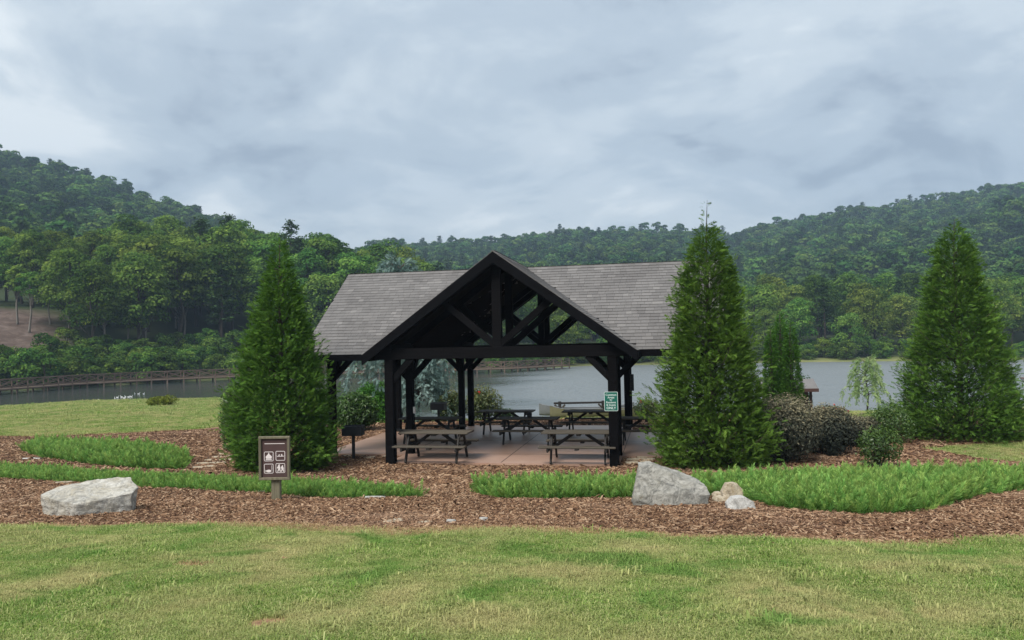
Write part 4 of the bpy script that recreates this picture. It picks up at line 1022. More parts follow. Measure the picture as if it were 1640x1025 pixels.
# ------------------------------------------------------------------ shrubs
def shrub_px(name, x0, x1, top, base, mat, label, seed, D=None, **kw):
    px = (x0 + x1) / 2
    p = on_ground(px, base) if D is None else at_d(px, base, D)
    s = p[1] / F; sx = (x1 - x0) * s / 2
    D_ = p[1] + sx * .45; z0 = gz(p[0], D_); h = at_d(px, top, D_)[2] - z0
    return shrub(name, (p[0] * D_ / p[1], D_, z0), sx * 1.04, sx * .9, h * 1.0, seed, mat, label, **kw)
LG = 'purple-grey shrubs in the bed'
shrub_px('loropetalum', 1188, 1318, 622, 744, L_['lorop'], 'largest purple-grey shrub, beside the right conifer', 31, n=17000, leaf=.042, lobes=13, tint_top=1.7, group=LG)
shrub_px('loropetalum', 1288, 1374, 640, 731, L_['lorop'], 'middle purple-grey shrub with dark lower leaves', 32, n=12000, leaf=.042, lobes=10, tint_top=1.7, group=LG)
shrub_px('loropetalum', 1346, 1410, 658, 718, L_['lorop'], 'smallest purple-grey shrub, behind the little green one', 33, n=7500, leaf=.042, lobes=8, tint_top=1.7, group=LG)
shrub_px('azalea', 1368, 1446, 676, 750, L_['green'], 'small loose green shrub on bare stems at the front of the right bed', 34, n=2600, leaf=.04, lobes=9, tint_top=.5, stems=9)
shrub_px('boxwood', 1382, 1470, 636, 712, L_['green'], 'green shrub between the purple shrubs and the far right conifer', 35, n=5200, leaf=.04, lobes=10, tint_top=.3)
shrub_px('rose_bush', 1298, 1362, 644, 690, L_['rhodo'], 'bush with red blooms behind the purple shrubs', 36, D=25, n=2600, leaf=.04, lobes=8, blooms=(7, .045), tint_top=.4)
shrub_px('laurel', 350, 408, 598, 706, L_['green'], 'upright green shrub half hidden behind the left conifer', 37, D=24, n=7000, leaf=.055, lobes=10, tint_top=.4)
shrub_px('boxwood', 536, 604, 620, 692, L_['green'], 'round green shrub left of the pavilion, behind the grill', 38, n=9000, leaf=.060, lobes=10, tint_top=.5)
shrub_px('rhododendron', 697, 742, 620, 690, L_['rhodo'], 'yellow-green rhododendron next to the blue cedar', 39, D=32, n=3200, leaf=.065, lobes=9, tint_top=.7)
shrub_px('rhododendron', 742, 806, 612, 686, L_['rhodo'], 'taller rhododendron with reddish leaves beside the rear left posts', 40, D=32.5, n=4200, leaf=.065, lobes=10, tint_top=.8, blooms=(2, .06))
shrub_px('boxwood', 792, 826, 652, 682, L_['green'], 'little round bush behind the back picnic table', 41, D=33.5, n=1800, leaf=.045, lobes=7, tint_top=.3)
shrub_px('rose_bush', 1014, 1066, 636, 692, L_['rhodo'], 'rose bush with a red bloom at the rear right of the patio', 42, D=30.5, n=2600, leaf=.05, lobes=8, blooms=(2, .05), tint_top=.3)
shrub_px('bank_shrub', 234, 286, 632, 651, L_['yellow'], 'yellow-green shrub on the bank at the edge of the left lawn', 43, n=1800, leaf=.11, lobes=8)
shrub_px('kiosk_shrub', 1283, 1305, 592, 640, L_['bank'], 'pale green sapling top showing behind the kiosk roof', 44, D=50, n=600, leaf=.09, lobes=5)

# weeping willow sapling
def weeping(name, loc, h, r, seed, mat, label, nb=26, tufts=26, size=.05, droop=1.0, leafn=1, top=0.6, cat='tree'):
    g = np.random.default_rng(seed); root = empty(name, loc); tag(root, label, cat)
    mb = MB(); mb.tube([(0, 0, -.2), (.04 * h, 0, h * .35), (0, .02 * h, h * .7), (0, 0, h * .96)], [.012 * h + .02, .01 * h + .012, .006 * h + .006, .006], 7)
    P = []; Dv = []; Tn = []
    for i in range(nb):
        u = i / (nb - 1); th = i * 2.4 + g.uniform(-.4, .4); z0 = h * (.30 + .66 * u); L = r * (1.05 - .62 * u ** 1.6) * g.uniform(.65, 1.12)
        o_ = np.array([math.cos(th), math.sin(th), 0]); pts = []
        for k in range(9):
            f = k / 8; pts.append(np.array([0, 0, z0]) + o_ * L * math.sin(f * 1.45) / math.sin(1.45) + np.array([0, 0, h * (.13 * math.sin(f * 2.2) - droop * .30 * f ** 2.2 * (0.6 + .5 * (1 - u)))]) + np.append(g.normal(0, .02 * r, 2), 0))
        mb.tube([tuple(q) for q in pts[::2]], [.012 * r + .006, .009 * r + .004, .006 * r + .003, .004, .002], 4)
        pts = np.array(pts); f = g.uniform(.18, 1, tufts) ** .8 * 8; i0 = np.minimum(f.astype(int), 7); fr = (f - i0)[:, None]
        b = pts[i0] * (1 - fr) + pts[i0 + 1] * fr; dr = pts[i0 + 1] - pts[i0]; dr /= np.linalg.norm(dr, axis=1, keepdims=True)
        lt = g.uniform(.2, .8)
        for j in range(leafn):
            P.append(b + g.normal(0, size * .6, b.shape)); Dv.append(dr + g.normal(0, .55, b.shape) + np.array([0, 0, -.25 * droop])); Tn.append(np.clip(lt + g.normal(0, .2, tufts), 0, 1))
    P = np.concatenate(P); Dv = np.concatenate(Dv); Tn = np.concatenate(Tn)
    V, Q, ow = place_templates(SPR, g.integers(0, 5, len(P)), P, Dv, g.uniform(0, 6, len(P)), size * 3.2 * g.uniform(.6, 1.3, len(P)), g)
    link('crown', np_mesh('crown', V, [Q], mat, False, dict(tint=Tn[ow])), root); mb.build('trunk', M['bark'], root, True)
    return root
p = at_d(1388, 650, 40); z0 = gz(p[0], 40); weeping('willow_sapling', (p[0], 40, z0), at_d(1388, 577, 40)[2] - z0, 1.15, 51, L_['willow'], 'pale feathery willow sapling on the lake bank', nb=40, tufts=44, size=.075, droop=.9)
shrub_px('holly', 566, 640, 604, 694, L_['arb_dark'], 'dense dark evergreen shrub under the blue cedar', 45, D=32, n=9000, leaf=.06, lobes=11)
p = at_d(640, 690, 34); z0 = gz(p[0], 34); weeping('blue_cedar', (p[0], 34, z0), at_d(640, 424, 34)[2] - z0, 2.35, 52, L_['cedar'], 'weeping blue-grey cedar behind the left side of the pavilion', nb=100, tufts=60, size=.10, droop=.9, leafn=1)
p = at_d(668, 690, 32.5); z0 = gz(p[0], 32.5); weeping('blue_cedar', (p[0], 32.5, z0), 2.9, 1.5, 53, L_['cedar'], 'lower blue-grey weeping cedar seen between the left posts', nb=64, tufts=54, size=.09, droop=.9)

# ------------------------------------------------------------------ canoe rack, canoes, kiosk, boat, ducks
def canoe(loc, rz, L, mat, label):
    root = empty('canoe', loc, rz); tag(root, label, 'canoe', 'canoes on the rack')
    V = []; Q = []; ns, nc = 21, 9
    for i in range(ns):
        u = 2 * i / (ns - 1) - 1; w = .43 * (1 - abs(u) ** 2.4) + .012; sheer = .36 + .24 * abs(u) ** 3.2; kz = .05 * abs(u) ** 4
        for j in range(nc):
            a = math.pi * j / (nc - 1); cx_ = -math.cos(a); V.append((u * L / 2 * (1 + .02 * math.sin(a) * 0), w * math.copysign(abs(cx_) ** .75, cx_), kz + (sheer - kz) * (1 - math.sin(a) ** .6)))
    for i in range(ns - 1):
        for j in range(nc - 1): a = i * nc + j; Q.append((a, a + 1, a + nc + 1, a + nc))
    link('hull', np_mesh('hull', np.array(V), [np.array(Q)], mat, True), root)
    for sgn, j in ((-1, 0), (1, nc - 1)):
        MB().tube([V[i * nc + j] for i in range(0, ns, 2)], .016, 5).build('gunwale', M['canoe_grey'], root)
    for x in (-.8, .8): MB().box(x - .1, x + .1, -.36, .36, .30, .32).build('seat', M['table_top'], root)
    for e in (-1, 1):
        MB().add([(e * L / 2 * .995, 0, .63), (e * L / 2 * .86, -.10, .505), (e * L / 2 * .86, .10, .505)], [(0, 1, 2), (2, 1, 0)]).build('end_deck', M['canoe_grey'], root)
    return root
D = 36.0
pa = at_d(897, 672, D); pb = at_d(968, 672, D - .3)
rk = empty('canoe_rack', ((pa[0] + pb[0]) / 2, D, gz(0, D))); tag(rk, 'low timber canoe rack with a top rail on the lake bank', 'rack')
zt = at_d(897, 643, D)[2] - gz(0, D); hx = (pb[0] - pa[0]) / 2
for sx in (-1, 1):
    MB().beam((sx * hx, 0, -.3), (sx * hx, 0, zt), .14, .14, .01, upv=(0, 1, 0)).build('post', M['table_leg'], rk)
    for s2 in (-1, 1): MB().beam((sx * hx, s2 * .06, .48), (sx * hx + s2 * .02, s2 * .55, .62), .09, .09, .006).build('arm', M['table_leg'], rk)
    MB().beam((sx * hx, -.62, .16), (sx * hx, .62, .16), .09, .09, .006).build('arm', M['table_leg'], rk)
    for s2 in (-1, 1): MB().beam((sx * hx + .02, 0, .42), (sx * hx + s2 * .24, -.08, .66), .05, .08).build('peg', M['table_top'], rk)
MB().beam((-hx - .28, 0, zt - .08), (hx + .28, 0, zt - .08), .07, .09, .01).build('rail', M['table_leg'], rk)
canoe((pa[0] + 1.85, D - .55, gz(0, D - .55) + .03), R(2), 4.7, M['canoe'], 'olive canoe lying along the front of the rack')
canoe((pa[0] + 1.3, D + .55, gz(0, D + .55) + .12), R(-3), 4.5, M['canoe_grey'], 'grey canoe behind the olive one')

p = at_d(1260, 640, 46); zk = gz(p[0], 46); s = 46 / F
kk = empty('kiosk', (p[0], 46, zk), R(-6)); tag(kk, 'small brown roofed kiosk by the water behind the cypress clump', 'kiosk')
zr = at_d(1260, 607, 46)[2] - zk; ze = at_d(1260, 622, 45.4)[2] - zk; hw_ = 42 * s
for sx in (-1, 1):
    for sy in (-.45, .45): MB().beam((sx * (hw_ - .3), sy, -.3), (sx * (hw_ - .3), sy, ze), .13, .13, .01, upv=(0, 1, 0)).build('post', M['kiosk_wood'], kk)
    MB().beam((sx * (hw_ - .3), -.8, ze - .06), (sx * (hw_ - .3), .8, ze - .06), .12, .12).build('beam', M['kiosk_wood'], kk)
kr = empty('roof'); kr.parent = kk
for s2 in (-1, 1):
    v = [(-hw_, 0, zr), (hw_, 0, zr), (hw_, s2 * 1.0, ze), (-hw_, s2 * 1.0, ze)]; w_ = [(x, y, z - .06) for x, y, z in v]
    MB().add(v + w_, [(0, 1, 2, 3), (7, 6, 5, 4), (0, 4, 5, 1), (1, 5, 6, 2), (2, 6, 7, 3), (3, 7, 4, 0)]).build('roof_panel', M['shingles'], kr)
    MB().box(-hw_ - .01, hw_ + .01, s2 * 1.003 if s2 > 0 else -1.04, 1.04 if s2 > 0 else -1.003, ze - .2, ze - .005).build('eave_board', M['kiosk_wood'], kr)
MB().box(-hw_ + .4, hw_ - .4, -.03, .03, .75, 1.45).build('notice_board', M['kiosk_wood'], kk)

p = at(1662, 611, LAKE); bt = empty('motor_boat', (p[0], p[1], LAKE), R(4)); tag(bt, 'white boat with dark red stripes on the lake at the right edge', 'boat')
V = []; Q = []
for x, w, zk_, zs in ((-1.95, .06, .30, .55), (-1.6, .42, .02, .50), (-.8, .72, -.1, .46), (.4, .78, -.12, .44), (1.6, .74, -.12, .44), (1.9, .70, -.05, .44)):
    V += [(x, -w, zs), (x, -w * .8, zk_ + .1), (x, 0, zk_), (x, w * .8, zk_ + .1), (x, w, zs)]
for i in range(5):
    for k in range(4): Q.append((i * 5 + k, i * 5 + k + 1, i * 5 + k + 6, i * 5 + k + 5))
V_ = np.array(V); link('hull', np_mesh('hull', V_, [np.array(Q)], M['white'], True), bt)
link('deck', np_mesh('deck', np.array([V_[i * 5] for i in range(6)] + [V_[i * 5 + 4] for i in range(6)]) - np.array([0, 0, .02]), [np.array([(i, i + 1, i + 7, i + 6) for i in range(5)])], M['white']), bt)
for zo in (.06, .17):
    for k in (0, 4): MB().tube([tuple(V_[i * 5 + k] - np.array([0, 0, zo])) for i in range(6)], .035, 5).build('stripe', M['red_trim'], bt)
MB().box(-.5, .3, -.5, .5, .44, .8, .08).build('console', M['white'], bt)

def duck_mesh():
    V = []; Q = []; st = [(-.30, .02, .16), (-.2, .09, .12), (0, .13, .10), (.16, .11, .11), (.25, .05, .15)]
    for x, r, z in st:
        for k in range(8): a = 2 * math.pi * k / 8; V.append((x, r * math.cos(a), z + r * .8 * math.sin(a)))
    for i in range(4):
        for k in range(8): Q.append((i * 8 + k, i * 8 + (k + 1) % 8, (i + 1) * 8 + (k + 1) % 8, (i + 1) * 8 + k))
    return np_mesh('body', np.array(V), [np.array(Q)], M['white'], True)
dm = duck_mesh(); nm_ = MB().tube([(.18, 0, .14), (.26, 0, .28), (.25, 0, .40), (.31, 0, .45), (.36, 0, .445)], [.05, .035, .035, .05, .03], 7).mesh('neck', M['white'], True); bk = MB().tube([(.36, 0, .44), (.43, 0, .43)], [.02, .008], 5).mesh('bill', M['yellow_bill'] if 'yellow_bill' in M else M['tanstone'])
for i, (px, py) in enumerate([(160, 643), (184, 639.5), (188, 637.5), (195, 637), (199, 638.5), (201, 637), (206, 637), (210, 636.5), (211, 643), (216, 632), (222, 632), (230, 632)]):
    p = at(px, py - 1.0, LAKE); o = empty('white_duck', (p[0], p[1], LAKE - .04), random.uniform(0, 6)); o.scale = (.5,) * 3
    link('body', dm, o); nk = link('neck', nm_, o); link('bill', bk, nk)
    tag(o, 'white duck in the flock floating off the left lawn', 'duck', 'white ducks on the lake')

# ------------------------------------------------------------------ boardwalk along the far bank
BW = [(-260, 655), (-120, 643), (0, 631.5), (120, 622), (240, 615), (360, 609.5), (500, 605), (640, 600.5), (720, 598.5), (820, 595.5), (906, 590)]
bp = np.array([at(x, y, LAKE)[:2] for x, y in BW]); seg = np.linalg.norm(np.diff(bp, axis=0), axis=1); cum = np.concatenate([[0], np.cumsum(seg)])
nb = int(cum[-1] / 2.45); sp_ = np.linspace(0, cum[-1], nb + 1); bx = np.interp(sp_, cum, bp[:, 0]); by = np.interp(sp_, cum, bp[:, 1])
bwk = empty('boardwalk', (0, 0, LAKE)); tag(bwk, 'long timber boardwalk with cross-braced railings along the far bank', 'boardwalk')
tan = np.stack([np.gradient(bx), np.gradient(by)], 1); tan /= np.linalg.norm(tan, axis=1, keepdims=True); nrm = np.stack([-tan[:, 1], tan[:, 0]], 1)
DKZ, BWID = .72, 1.0
V = []; Q = []
for i in range(nb + 1):
    for sgn, z in ((-1, DKZ), (1, DKZ), (1, DKZ - .22), (-1, DKZ - .22)): V.append((bx[i] + nrm[i, 0] * sgn * BWID, by[i] + nrm[i, 1] * sgn * BWID, z))
for i in range(nb):
    for k in range(4): Q.append((i * 4 + k, i * 4 + (k + 1) % 4, i * 4 + 4 + (k + 1) % 4, i * 4 + 4 + k))
link('deck', np_mesh('deck', np.array(V), [np.array(Q)], M['boardwalk']), bwk)
pm = MB().beam((0, 0, DKZ + .0), (0, 0, DKZ + 1.2), .14, .14, .01, upv=(0, 1, 0)).mesh('railing_post', M['boardwalk']); plm = MB().tube([(0, 0, -1.2), (0, 0, DKZ - .15)], .13, 7).mesh('pile', M['boardwalk'])
for i in range(nb + 1):
    for sgn in (-1, 1):
        x, y = bx[i] + nrm[i, 0] * sgn * (BWID - .08), by[i] + nrm[i, 1] * sgn * (BWID - .08)
        link('railing_post', pm, bwk, (x, y, 0)); link('pile', plm, bwk, (x, y, 0))
        if i < nb:
            x2, y2 = bx[i + 1] + nrm[i + 1, 0] * sgn * (BWID - .08), by[i + 1] + nrm[i + 1, 1] * sgn * (BWID - .08)
            MB().beam((x, y, DKZ + 1.2), (x2, y2, DKZ + 1.2), .16, .09).build('top_rail', M['boardwalk'], bwk)
            MB().beam((x, y, DKZ + .16), (x2, y2, DKZ + .16), .07, .1).build('bottom_rail', M['boardwalk'], bwk)
            for za, zb_, o_ in ((.22, 1.12, -.02), (1.12, .22, .02)):
                MB().beam((x + nrm[i, 0] * o_, y + nrm[i, 1] * o_, DKZ + za), (x2 + nrm[i, 0] * o_, y2 + nrm[i, 1] * o_, DKZ + zb_), .05, .1).build('cross_brace', M['boardwalk'], bwk)

# ------------------------------------------------------------------ woods
B_T = [broadleaf('broadleaf_tree', h, cr, 100 + i, L_['broad'], nl=nl + 4, per=190, leaf=.20, low=lo) for i, (h, cr, nl, lo) in enumerate([(15, 4.6, 17, .26), (17, 4.9, 19, .30), (13, 4.3, 15, .22), (18, 4.4, 20, .36), (14, 5.2, 18, .26), (16, 4.0, 17, .34)])]
R_T = [broadleaf('broadleaf_tree', h, cr, 180 + i, L_['broad_light'], nl=nl + 4, per=190, leaf=.20, low=lo) for i, (h, cr, nl, lo) in enumerate([(15, 4.8, 17, .16), (17, 5.0, 19, .2), (13, 4.9, 16, .12), (16, 4.4, 18, .2)])]
P_T = [pine('pine_tree', h, cr, 120 + i, L_['pine']) for i, (h, cr) in enumerate([(20, 3.9), (17, 3.4), (22, 4.2)])]
S_T = [broadleaf('slender_tree', h, cr, 130 + i, L_['broad'], nl=14, per=130, leaf=.19, low=.55, bark='pale_wood') for i, (h, cr) in enumerate([(15, 2.8), (17, 3.1), (13, 2.5)])]
K_T = [broadleaf('bank_shrub', h, cr, 140 + i, L_['bank'], nl=13, per=130, leaf=.15, low=.04) for i, (h, cr) in enumerate([(4.4, 2.5), (5.4, 2.6), (3.4, 2.4), (4.8, 2.2)])]
def tree_obj(name, pair, x, y, sc, rz, label, group, cat='tree', sink=0.0):
    r_ = empty(name, (x, y, gz(x, y) - sink), rz); r_.scale = (sc * random.uniform(.9, 1.1), sc * random.uniform(.9, 1.1), sc)
    link('trunk', pair[0], r_); link('crown' if cat == 'tree' else 'foliage', pair[1], r_); tag(r_, label, cat, group); return r_
def zone_of(x, y, zs):
    px = proj((x, y, gz(x, y) + 6))[0]
    for lim, nm in zs:
        if px < lim: return nm
ZL = [(0, 'beyond the bare brown slope'), (90, 'above the bare brown slope'), (160, 'just right of the bare slope'), (225, 'behind the long pale trunk'), (300, 'behind the leaning pale-trunked tree'), (350, 'left of the big spreading pine'), (400, 'behind the big spreading pine'), (470, 'behind the top of the left conifer'), (540, 'between left conifer and pavilion roof'), (610, 'over the left end of the roof'), (690, 'over the middle of the left roof'), (9999, 'left of the gable peak')]
ZR = [(860, 'behind the pavilion gable'), (930, 'seen through the rear truss'), (1010, 'behind the notice post'), (1100, 'behind the right roof'), (1180, 'behind the right pavilion conifer'), (1230, 'left of the cypress clump'), (1290, 'behind the cypress clump'), (1350, 'right of the cypress clump'), (1420, 'behind the willow sapling'), (1470, 'left of the far right conifer'), (1600, 'behind the far right conifer'), (9999, 'right of the far right conifer')]
def row_of(y, x, cuts, names):
    q_ = y - float(np.interp(x / y, SH_T, SH_D))
    for c_, nm in zip(cuts, names):
        if q_ < c_: return nm
    return names[-1]
def darts(n, tr, qr, sp, g, tries=40, ok=None, sp_far=None):
    out = []
    for _ in range(n * tries):
        if len(out) >= n: break
        t = g.uniform(*tr); q_ = g.uniform(*qr); y = float(np.interp(t, SH_T, SH_D)) + q_; x = t * y
        if ok and not ok(t, q_, y): continue
        if all((x - a) ** 2 + (y - b) ** 2 > sp * sp for a, b in out): out.append((x, y))
    return out
g = np.random.default_rng(77)
clear = lambda t, y: (t < -0.585) and (118 < y < 158)
for x, y in darts(150, (-.74, -.07), (17, 84), 6.0, g, ok=lambda t, q_, y: not clear(t, y) and q_ > 17 + 6 * math.sin(t * 40)):
    k = g.uniform()
    t = x / y
    if k < (.30 if -.42 < t < -.2 else .08): tree_obj('pine_tree', P_T[g.integers(0, 3)], x, y, g.uniform(.72, .9) * (1.22 if t > -.52 else 1), g.uniform(0, 6), 'dark pine, %s of left wood, %s' % (row_of(y, x, (38, 60), ('front', 'middle', 'back')), zone_of(x, y, ZL)), 'pines in the left wood')
    else: tree_obj('broadleaf_tree', B_T[g.integers(0, 6)], x, y, g.uniform(.74, 1.0) * (1.32 if t > -.52 else 1.05), g.uniform(0, 6), 'broadleaf tree, %s of left wood, %s' % (row_of(y, x, (30, 42, 56, 70), ('front', 'second row', 'middle', 'upper part', 'back')), zone_of(x, y, ZL)), 'broadleaf trees in the left wood')
for px, py, hpx, lab in [(28, 520, 92, 'slender tree with pale trunk on the bare brown slope, left one'), (47, 534, 96, 'slender tree with pale trunk on the bare brown slope, right one'), (12, 480, 60, 'dark-trunked tree at the top of the bare slope'), (112, 540, 100, 'slender tree at the right edge of the bare slope'),
                         (167, 570, 104, 'tall slender tree with a long pale trunk on the left bank'), (233, 552, 96, 'leaning pale-trunked tree with a round grey-green crown'), (295, 548, 92, 'pale-trunked tree left of the tall left pine'), (282, 526, 76, 'thin pale-trunked tree in the shade of the left wood'),
                         (205, 548, 70, 'short pale-trunked tree in the left wood'), (80, 520, 66, 'thin tree at the wood edge above the bare slope')]:
    p = on_ground(px, py); k = random.randrange(3); tree_obj('slender_tree', S_T[k], p[0], p[1], hpx * p[1] / F / (15, 17, 13)[k], random.uniform(0, 6), lab, None)
p = on_ground(372, 545); tree_obj('pine_tree', P_T[2], p[0], p[1], .98, 1.2, 'big spreading pine in front of the left wood, left of the conifer', None)
p = on_ground(404, 556); sn = empty('dead_trunk', p); tag(sn, 'bare pale dead trunk beside the left conifer', 'tree'); MB().tube([(0, 0, -.5), (.1, 0, 3), (-.1, 0, 5.6)], [.2, .16, .07], 7).build('trunk', M['pale_wood'], sn, True); MB().tube([(0, 0, 4.2), (.35, 0, 4.7)], [.05, .02], 5).build('branch_stub', M['pale_wood'], sn)
for x, y in darts(120, (-.74, -.05), (0.5, 19), 2.9, g, ok=lambda t, q_, y: not (clear(t, y) and q_ > 14)):
    tree_obj('bank_shrub', K_T[g.integers(0, 4)], x, y, g.uniform(.75, 1.15), g.uniform(0, 6), 'thicket shrub %s, %s' % (row_of(y, x, (5, 10, 15), ('at the left waterline', 'low on the left bank', 'halfway up the left bank', 'high on the left bank')), zone_of(x, y, ZL).replace('behind', 'below').replace('above', 'below')), 'thicket shrubs on the left bank', 'shrub', .2)
for x, y in darts(100, (-.04, .74), (9, 75), 6.6, g):
    k = g.uniform()
    if k < .15: tree_obj('pine_tree', P_T[g.integers(0, 3)], x, y, g.uniform(.7, .9), g.uniform(0, 6), 'dark pine in the wood across the lake, %s' % zone_of(x, y, ZR), 'pines across the lake')
    else: tree_obj('broadleaf_tree', (R_T + B_T[:2])[g.integers(0, 6)], x, y, g.uniform(.78, 1.08) * (1 if y > 175 else .85), g.uniform(0, 6), 'broadleaf tree, %s of wood across lake, %s' % (row_of(y, x, (26, 42, 58), ('front', 'second row', 'middle', 'back')), zone_of(x, y, ZR)), 'broadleaf trees across the lake')
for x, y in darts(75, (-.04, .74), (4, 14), 3.0, g):
    tree_obj('bank_shrub', K_T[g.integers(0, 4)], x, y, g.uniform(.6, 1.0), g.uniform(0, 6), 'rounded shrub %s, %s' % (row_of(y, x, (7.5,), ('at the far waterline', 'on the far shore')), zone_of(x, y, ZR)), 'shrubs on the far shore', 'shrub', .2)
p = at_d(803, 560, 150); tree_obj('pine_tree', P_T[0], *[v for v in at_d(803, 560, 172)[:2]], 1.18, .4, 'tall pine showing behind the gable peak', None)
# far wooded hills: one mass
L_['hill'] = m_leaf('hill_foliage', [(0.026, 0.070, 0.018), (0.062, 0.130, 0.030), (0.122, 0.205, 0.044)], 0.25, hue=0.02, val=.75)
FB = [broadleaf('far', h, cr, 160 + i, L_['hill'], nl=11, per=46, leaf=.62, low=.12) for i, (h, cr) in enumerate([(13, 5.0), (15, 5.2), (12, 5.6), (16, 4.6)])]
FP = [pine('farp', 17, 3.6, 170, L_['pine'])]
def join_pair(pr):
    a, b = pr; va = np.empty(len(a.vertices) * 3, np.float32); a.vertices.foreach_get('co', va); vb = np.empty(len(b.vertices) * 3, np.float32); b.vertices.foreach_get('co', vb)
    fb = np.array([list(p.vertices) for p in b.polygons]); tb = np.empty(len(b.vertices), np.float32); b.attributes['tint'].data.foreach_get('value', tb)
    q4 = np.array([list(p.vertices) for p in a.polygons if len(p.vertices) == 4]) + len(vb) // 3
    me = np_mesh('far_tree', np.concatenate([vb.reshape(-1, 3), va.reshape(-1, 3)]), [fb, q4], b.materials[0], False, dict(tint=np.concatenate([tb, np.full(len(va) // 3, .2, np.float32)])))
    me.materials.append(M['bark']); mi = np.zeros(len(fb) + len(q4), np.int32); mi[len(fb):] = 1; me.polygons.foreach_set('material_index', mi); return me
fc = proto_coll('far_trees', [join_pair(x) for x in FB + FP])
gg = np.random.default_rng(5); P = []
yy = 225.0
while yy < 860:
    st = 5.2 + (yy - 225) * .0032
    for x in np.arange(-.80 * yy, .80 * yy, st): P.append((x + gg.uniform(-.45, .45) * st, yy + gg.uniform(-.45, .45) * st))
    yy += st
P = np.array(P); t = P[:, 0] / P[:, 1]; dsq = P[:, 1] - np.interp(t, SH_T, SH_D)
rdq = np.interp(t, RT, RD)
P = P[(dsq > 74) & (P[:, 1] < rdq + 45)]
Pz = ground_z(P[:, 0], P[:, 1]); n = len(P)
pk = np.where(gg.uniform(0, 1, n) < .1, 4, gg.integers(0, 4, n))
scatter('hillside_wood', np.column_stack([P, Pz - .6]), np.column_stack([gg.normal(0, .05, n), gg.normal(0, .05, n), gg.uniform(0, 6.28, n)]), gg.choice([.45, .55, .65, .7, .8, .9, 1.1], n) * gg.uniform(.9, 1.1, n), pk, fc, 'dense woods covering the far hills', 'woods')
print('far trees', n)

# ------------------------------------------------------------------ ground cover: juniper beds, mulch chips, lawn grass
def juniper_meshes():
    out = []
    for k in range(6):
        g = np.random.default_rng(300 + k); V = []; Q = []
        ns = 12
        for i in range(ns):
            f = i / (ns - 1); b = np.array([.05 * math.sin(f * 2), 0, f]); 
            for s2 in range(4 if i < ns - 1 else 2):
                a = s2 * 1.57 + i * .9 + g.uniform(-.3, .3); d = np.array([math.cos(a) * (.75 - .4 * f), math.sin(a) * (.75 - .4 * f), .8]); d /= np.linalg.norm(d)
                L = .40 * (1.05 - .55 * f) * g.uniform(.7, 1.2); sd_ = np.cross(d, g.normal(0, 1, 3)); sd_ /= np.linalg.norm(sd_); w = .024
                kx = len(V); V += [b, b + d * L * .45 + sd_ * w, b + d * L, b + d * L * .45 - sd_ * w]; Q.append((kx, kx + 1, kx + 2, kx + 3))
        V = np.array(V); out.append(np_mesh('juniper_shoot', V, [np.array(Q)], L_['juniper'], False, dict(tint=np.clip(.15 + .75 * V[:, 2] * .8 + g.normal(0, .1, len(V)), 0, 1))))
    return out
jc = proto_coll('juniper_shoots', juniper_meshes())
def juniper_bed(name, poly_px, dens, hgt, label, seed):
    """poly_px: outline of the roots on the ground in photo pixels"""
    g = np.random.default_rng(seed)
    PP = np.array([on_ground(*q)[:2] for q in poly_px]); lo, hi = PP.min(0), PP.max(0)
    n = int((hi - lo).prod() * dens); X_ = g.uniform(lo, hi, (n, 2)); X_ = X_[in_poly(X_[:, 0], X_[:, 1], PP)]
    # distance to outline, for a mounded height
    dm_ = np.full(len(X_), 9.0)
    for i in range(len(PP)):
        a, b = PP[i], PP[(i + 1) % len(PP)]; ab = b - a; tt = np.clip(((X_ - a) @ ab) / (ab @ ab + 1e-9), 0, 1); dm_ = np.minimum(dm_, np.linalg.norm(X_ - (a + tt[:, None] * ab), axis=1))
    lump = .65 + .35 * np.sin(X_[:, 0] * 3.1 + 1) * np.sin(X_[:, 1] * 4.2 + X_[:, 0])
    mound = hgt * .55 * np.clip(dm_ / .45, 0, 1) ** .6 * lump
    z = ground_z(X_[:, 0], X_[:, 1]) + mound * g.uniform(0.1, 1.0, len(X_)) - .02
    m_ = len(X_); cen = X_ - PP.mean(0); az = np.arctan2(g.normal(0, 1, m_) + cen[:, 1] * .1, g.normal(0, 1, m_) + cen[:, 0] * .1)
    lean = g.uniform(.15, .85, m_) * np.where(dm_ < .15, 1.2, 1)
    rot = np.column_stack([np.zeros(m_), lean, az])
    return scatter(name, np.column_stack([X_, z]), rot, hgt * g.uniform(.5, 1.0, m_) * np.where(g.uniform(0, 1, m_) < .12, 1.45, 1.0), g.integers(0, 6, m_), jc, label, 'juniper')
juniper_bed('creeping_juniper', [(760, 790), (800, 799), (900, 800), (1000, 799), (1080, 797), (1140, 795), (1200, 801), (1240, 813), (1300, 820), (1380, 825), (1440, 823), (1490, 817), (1530, 806), (1560, 797), (1640, 784), (1760, 776), (1760, 762), (1640, 765), (1560, 767), (1440, 768), (1300, 770), (1200, 775), (1060, 781), (950, 782), (850, 783), (780, 784)], 400, .24, 'bright green creeping juniper bed around the right boulder', 1)
juniper_bed('creeping_juniper', [(-160, 762), (0, 767), (100, 772), (200, 779), (300, 784), (400, 789), (480, 797), (580, 799), (686, 797), (640, 790), (560, 785), (480, 780), (400, 774), (300, 769), (200, 764), (100, 756), (0, 749), (-160, 742)], 430, .185, 'long green creeping juniper strip behind the trail sign', 2)
juniper_bed('creeping_juniper', [(36, 722), (60, 732), (120, 741), (180, 748), (240, 752), (290, 752), (302, 742), (290, 732), (240, 722), (160, 717), (90, 715), (50, 716)], 300, .31, 'darker green juniper mound at the left in front of the lawn', 3)

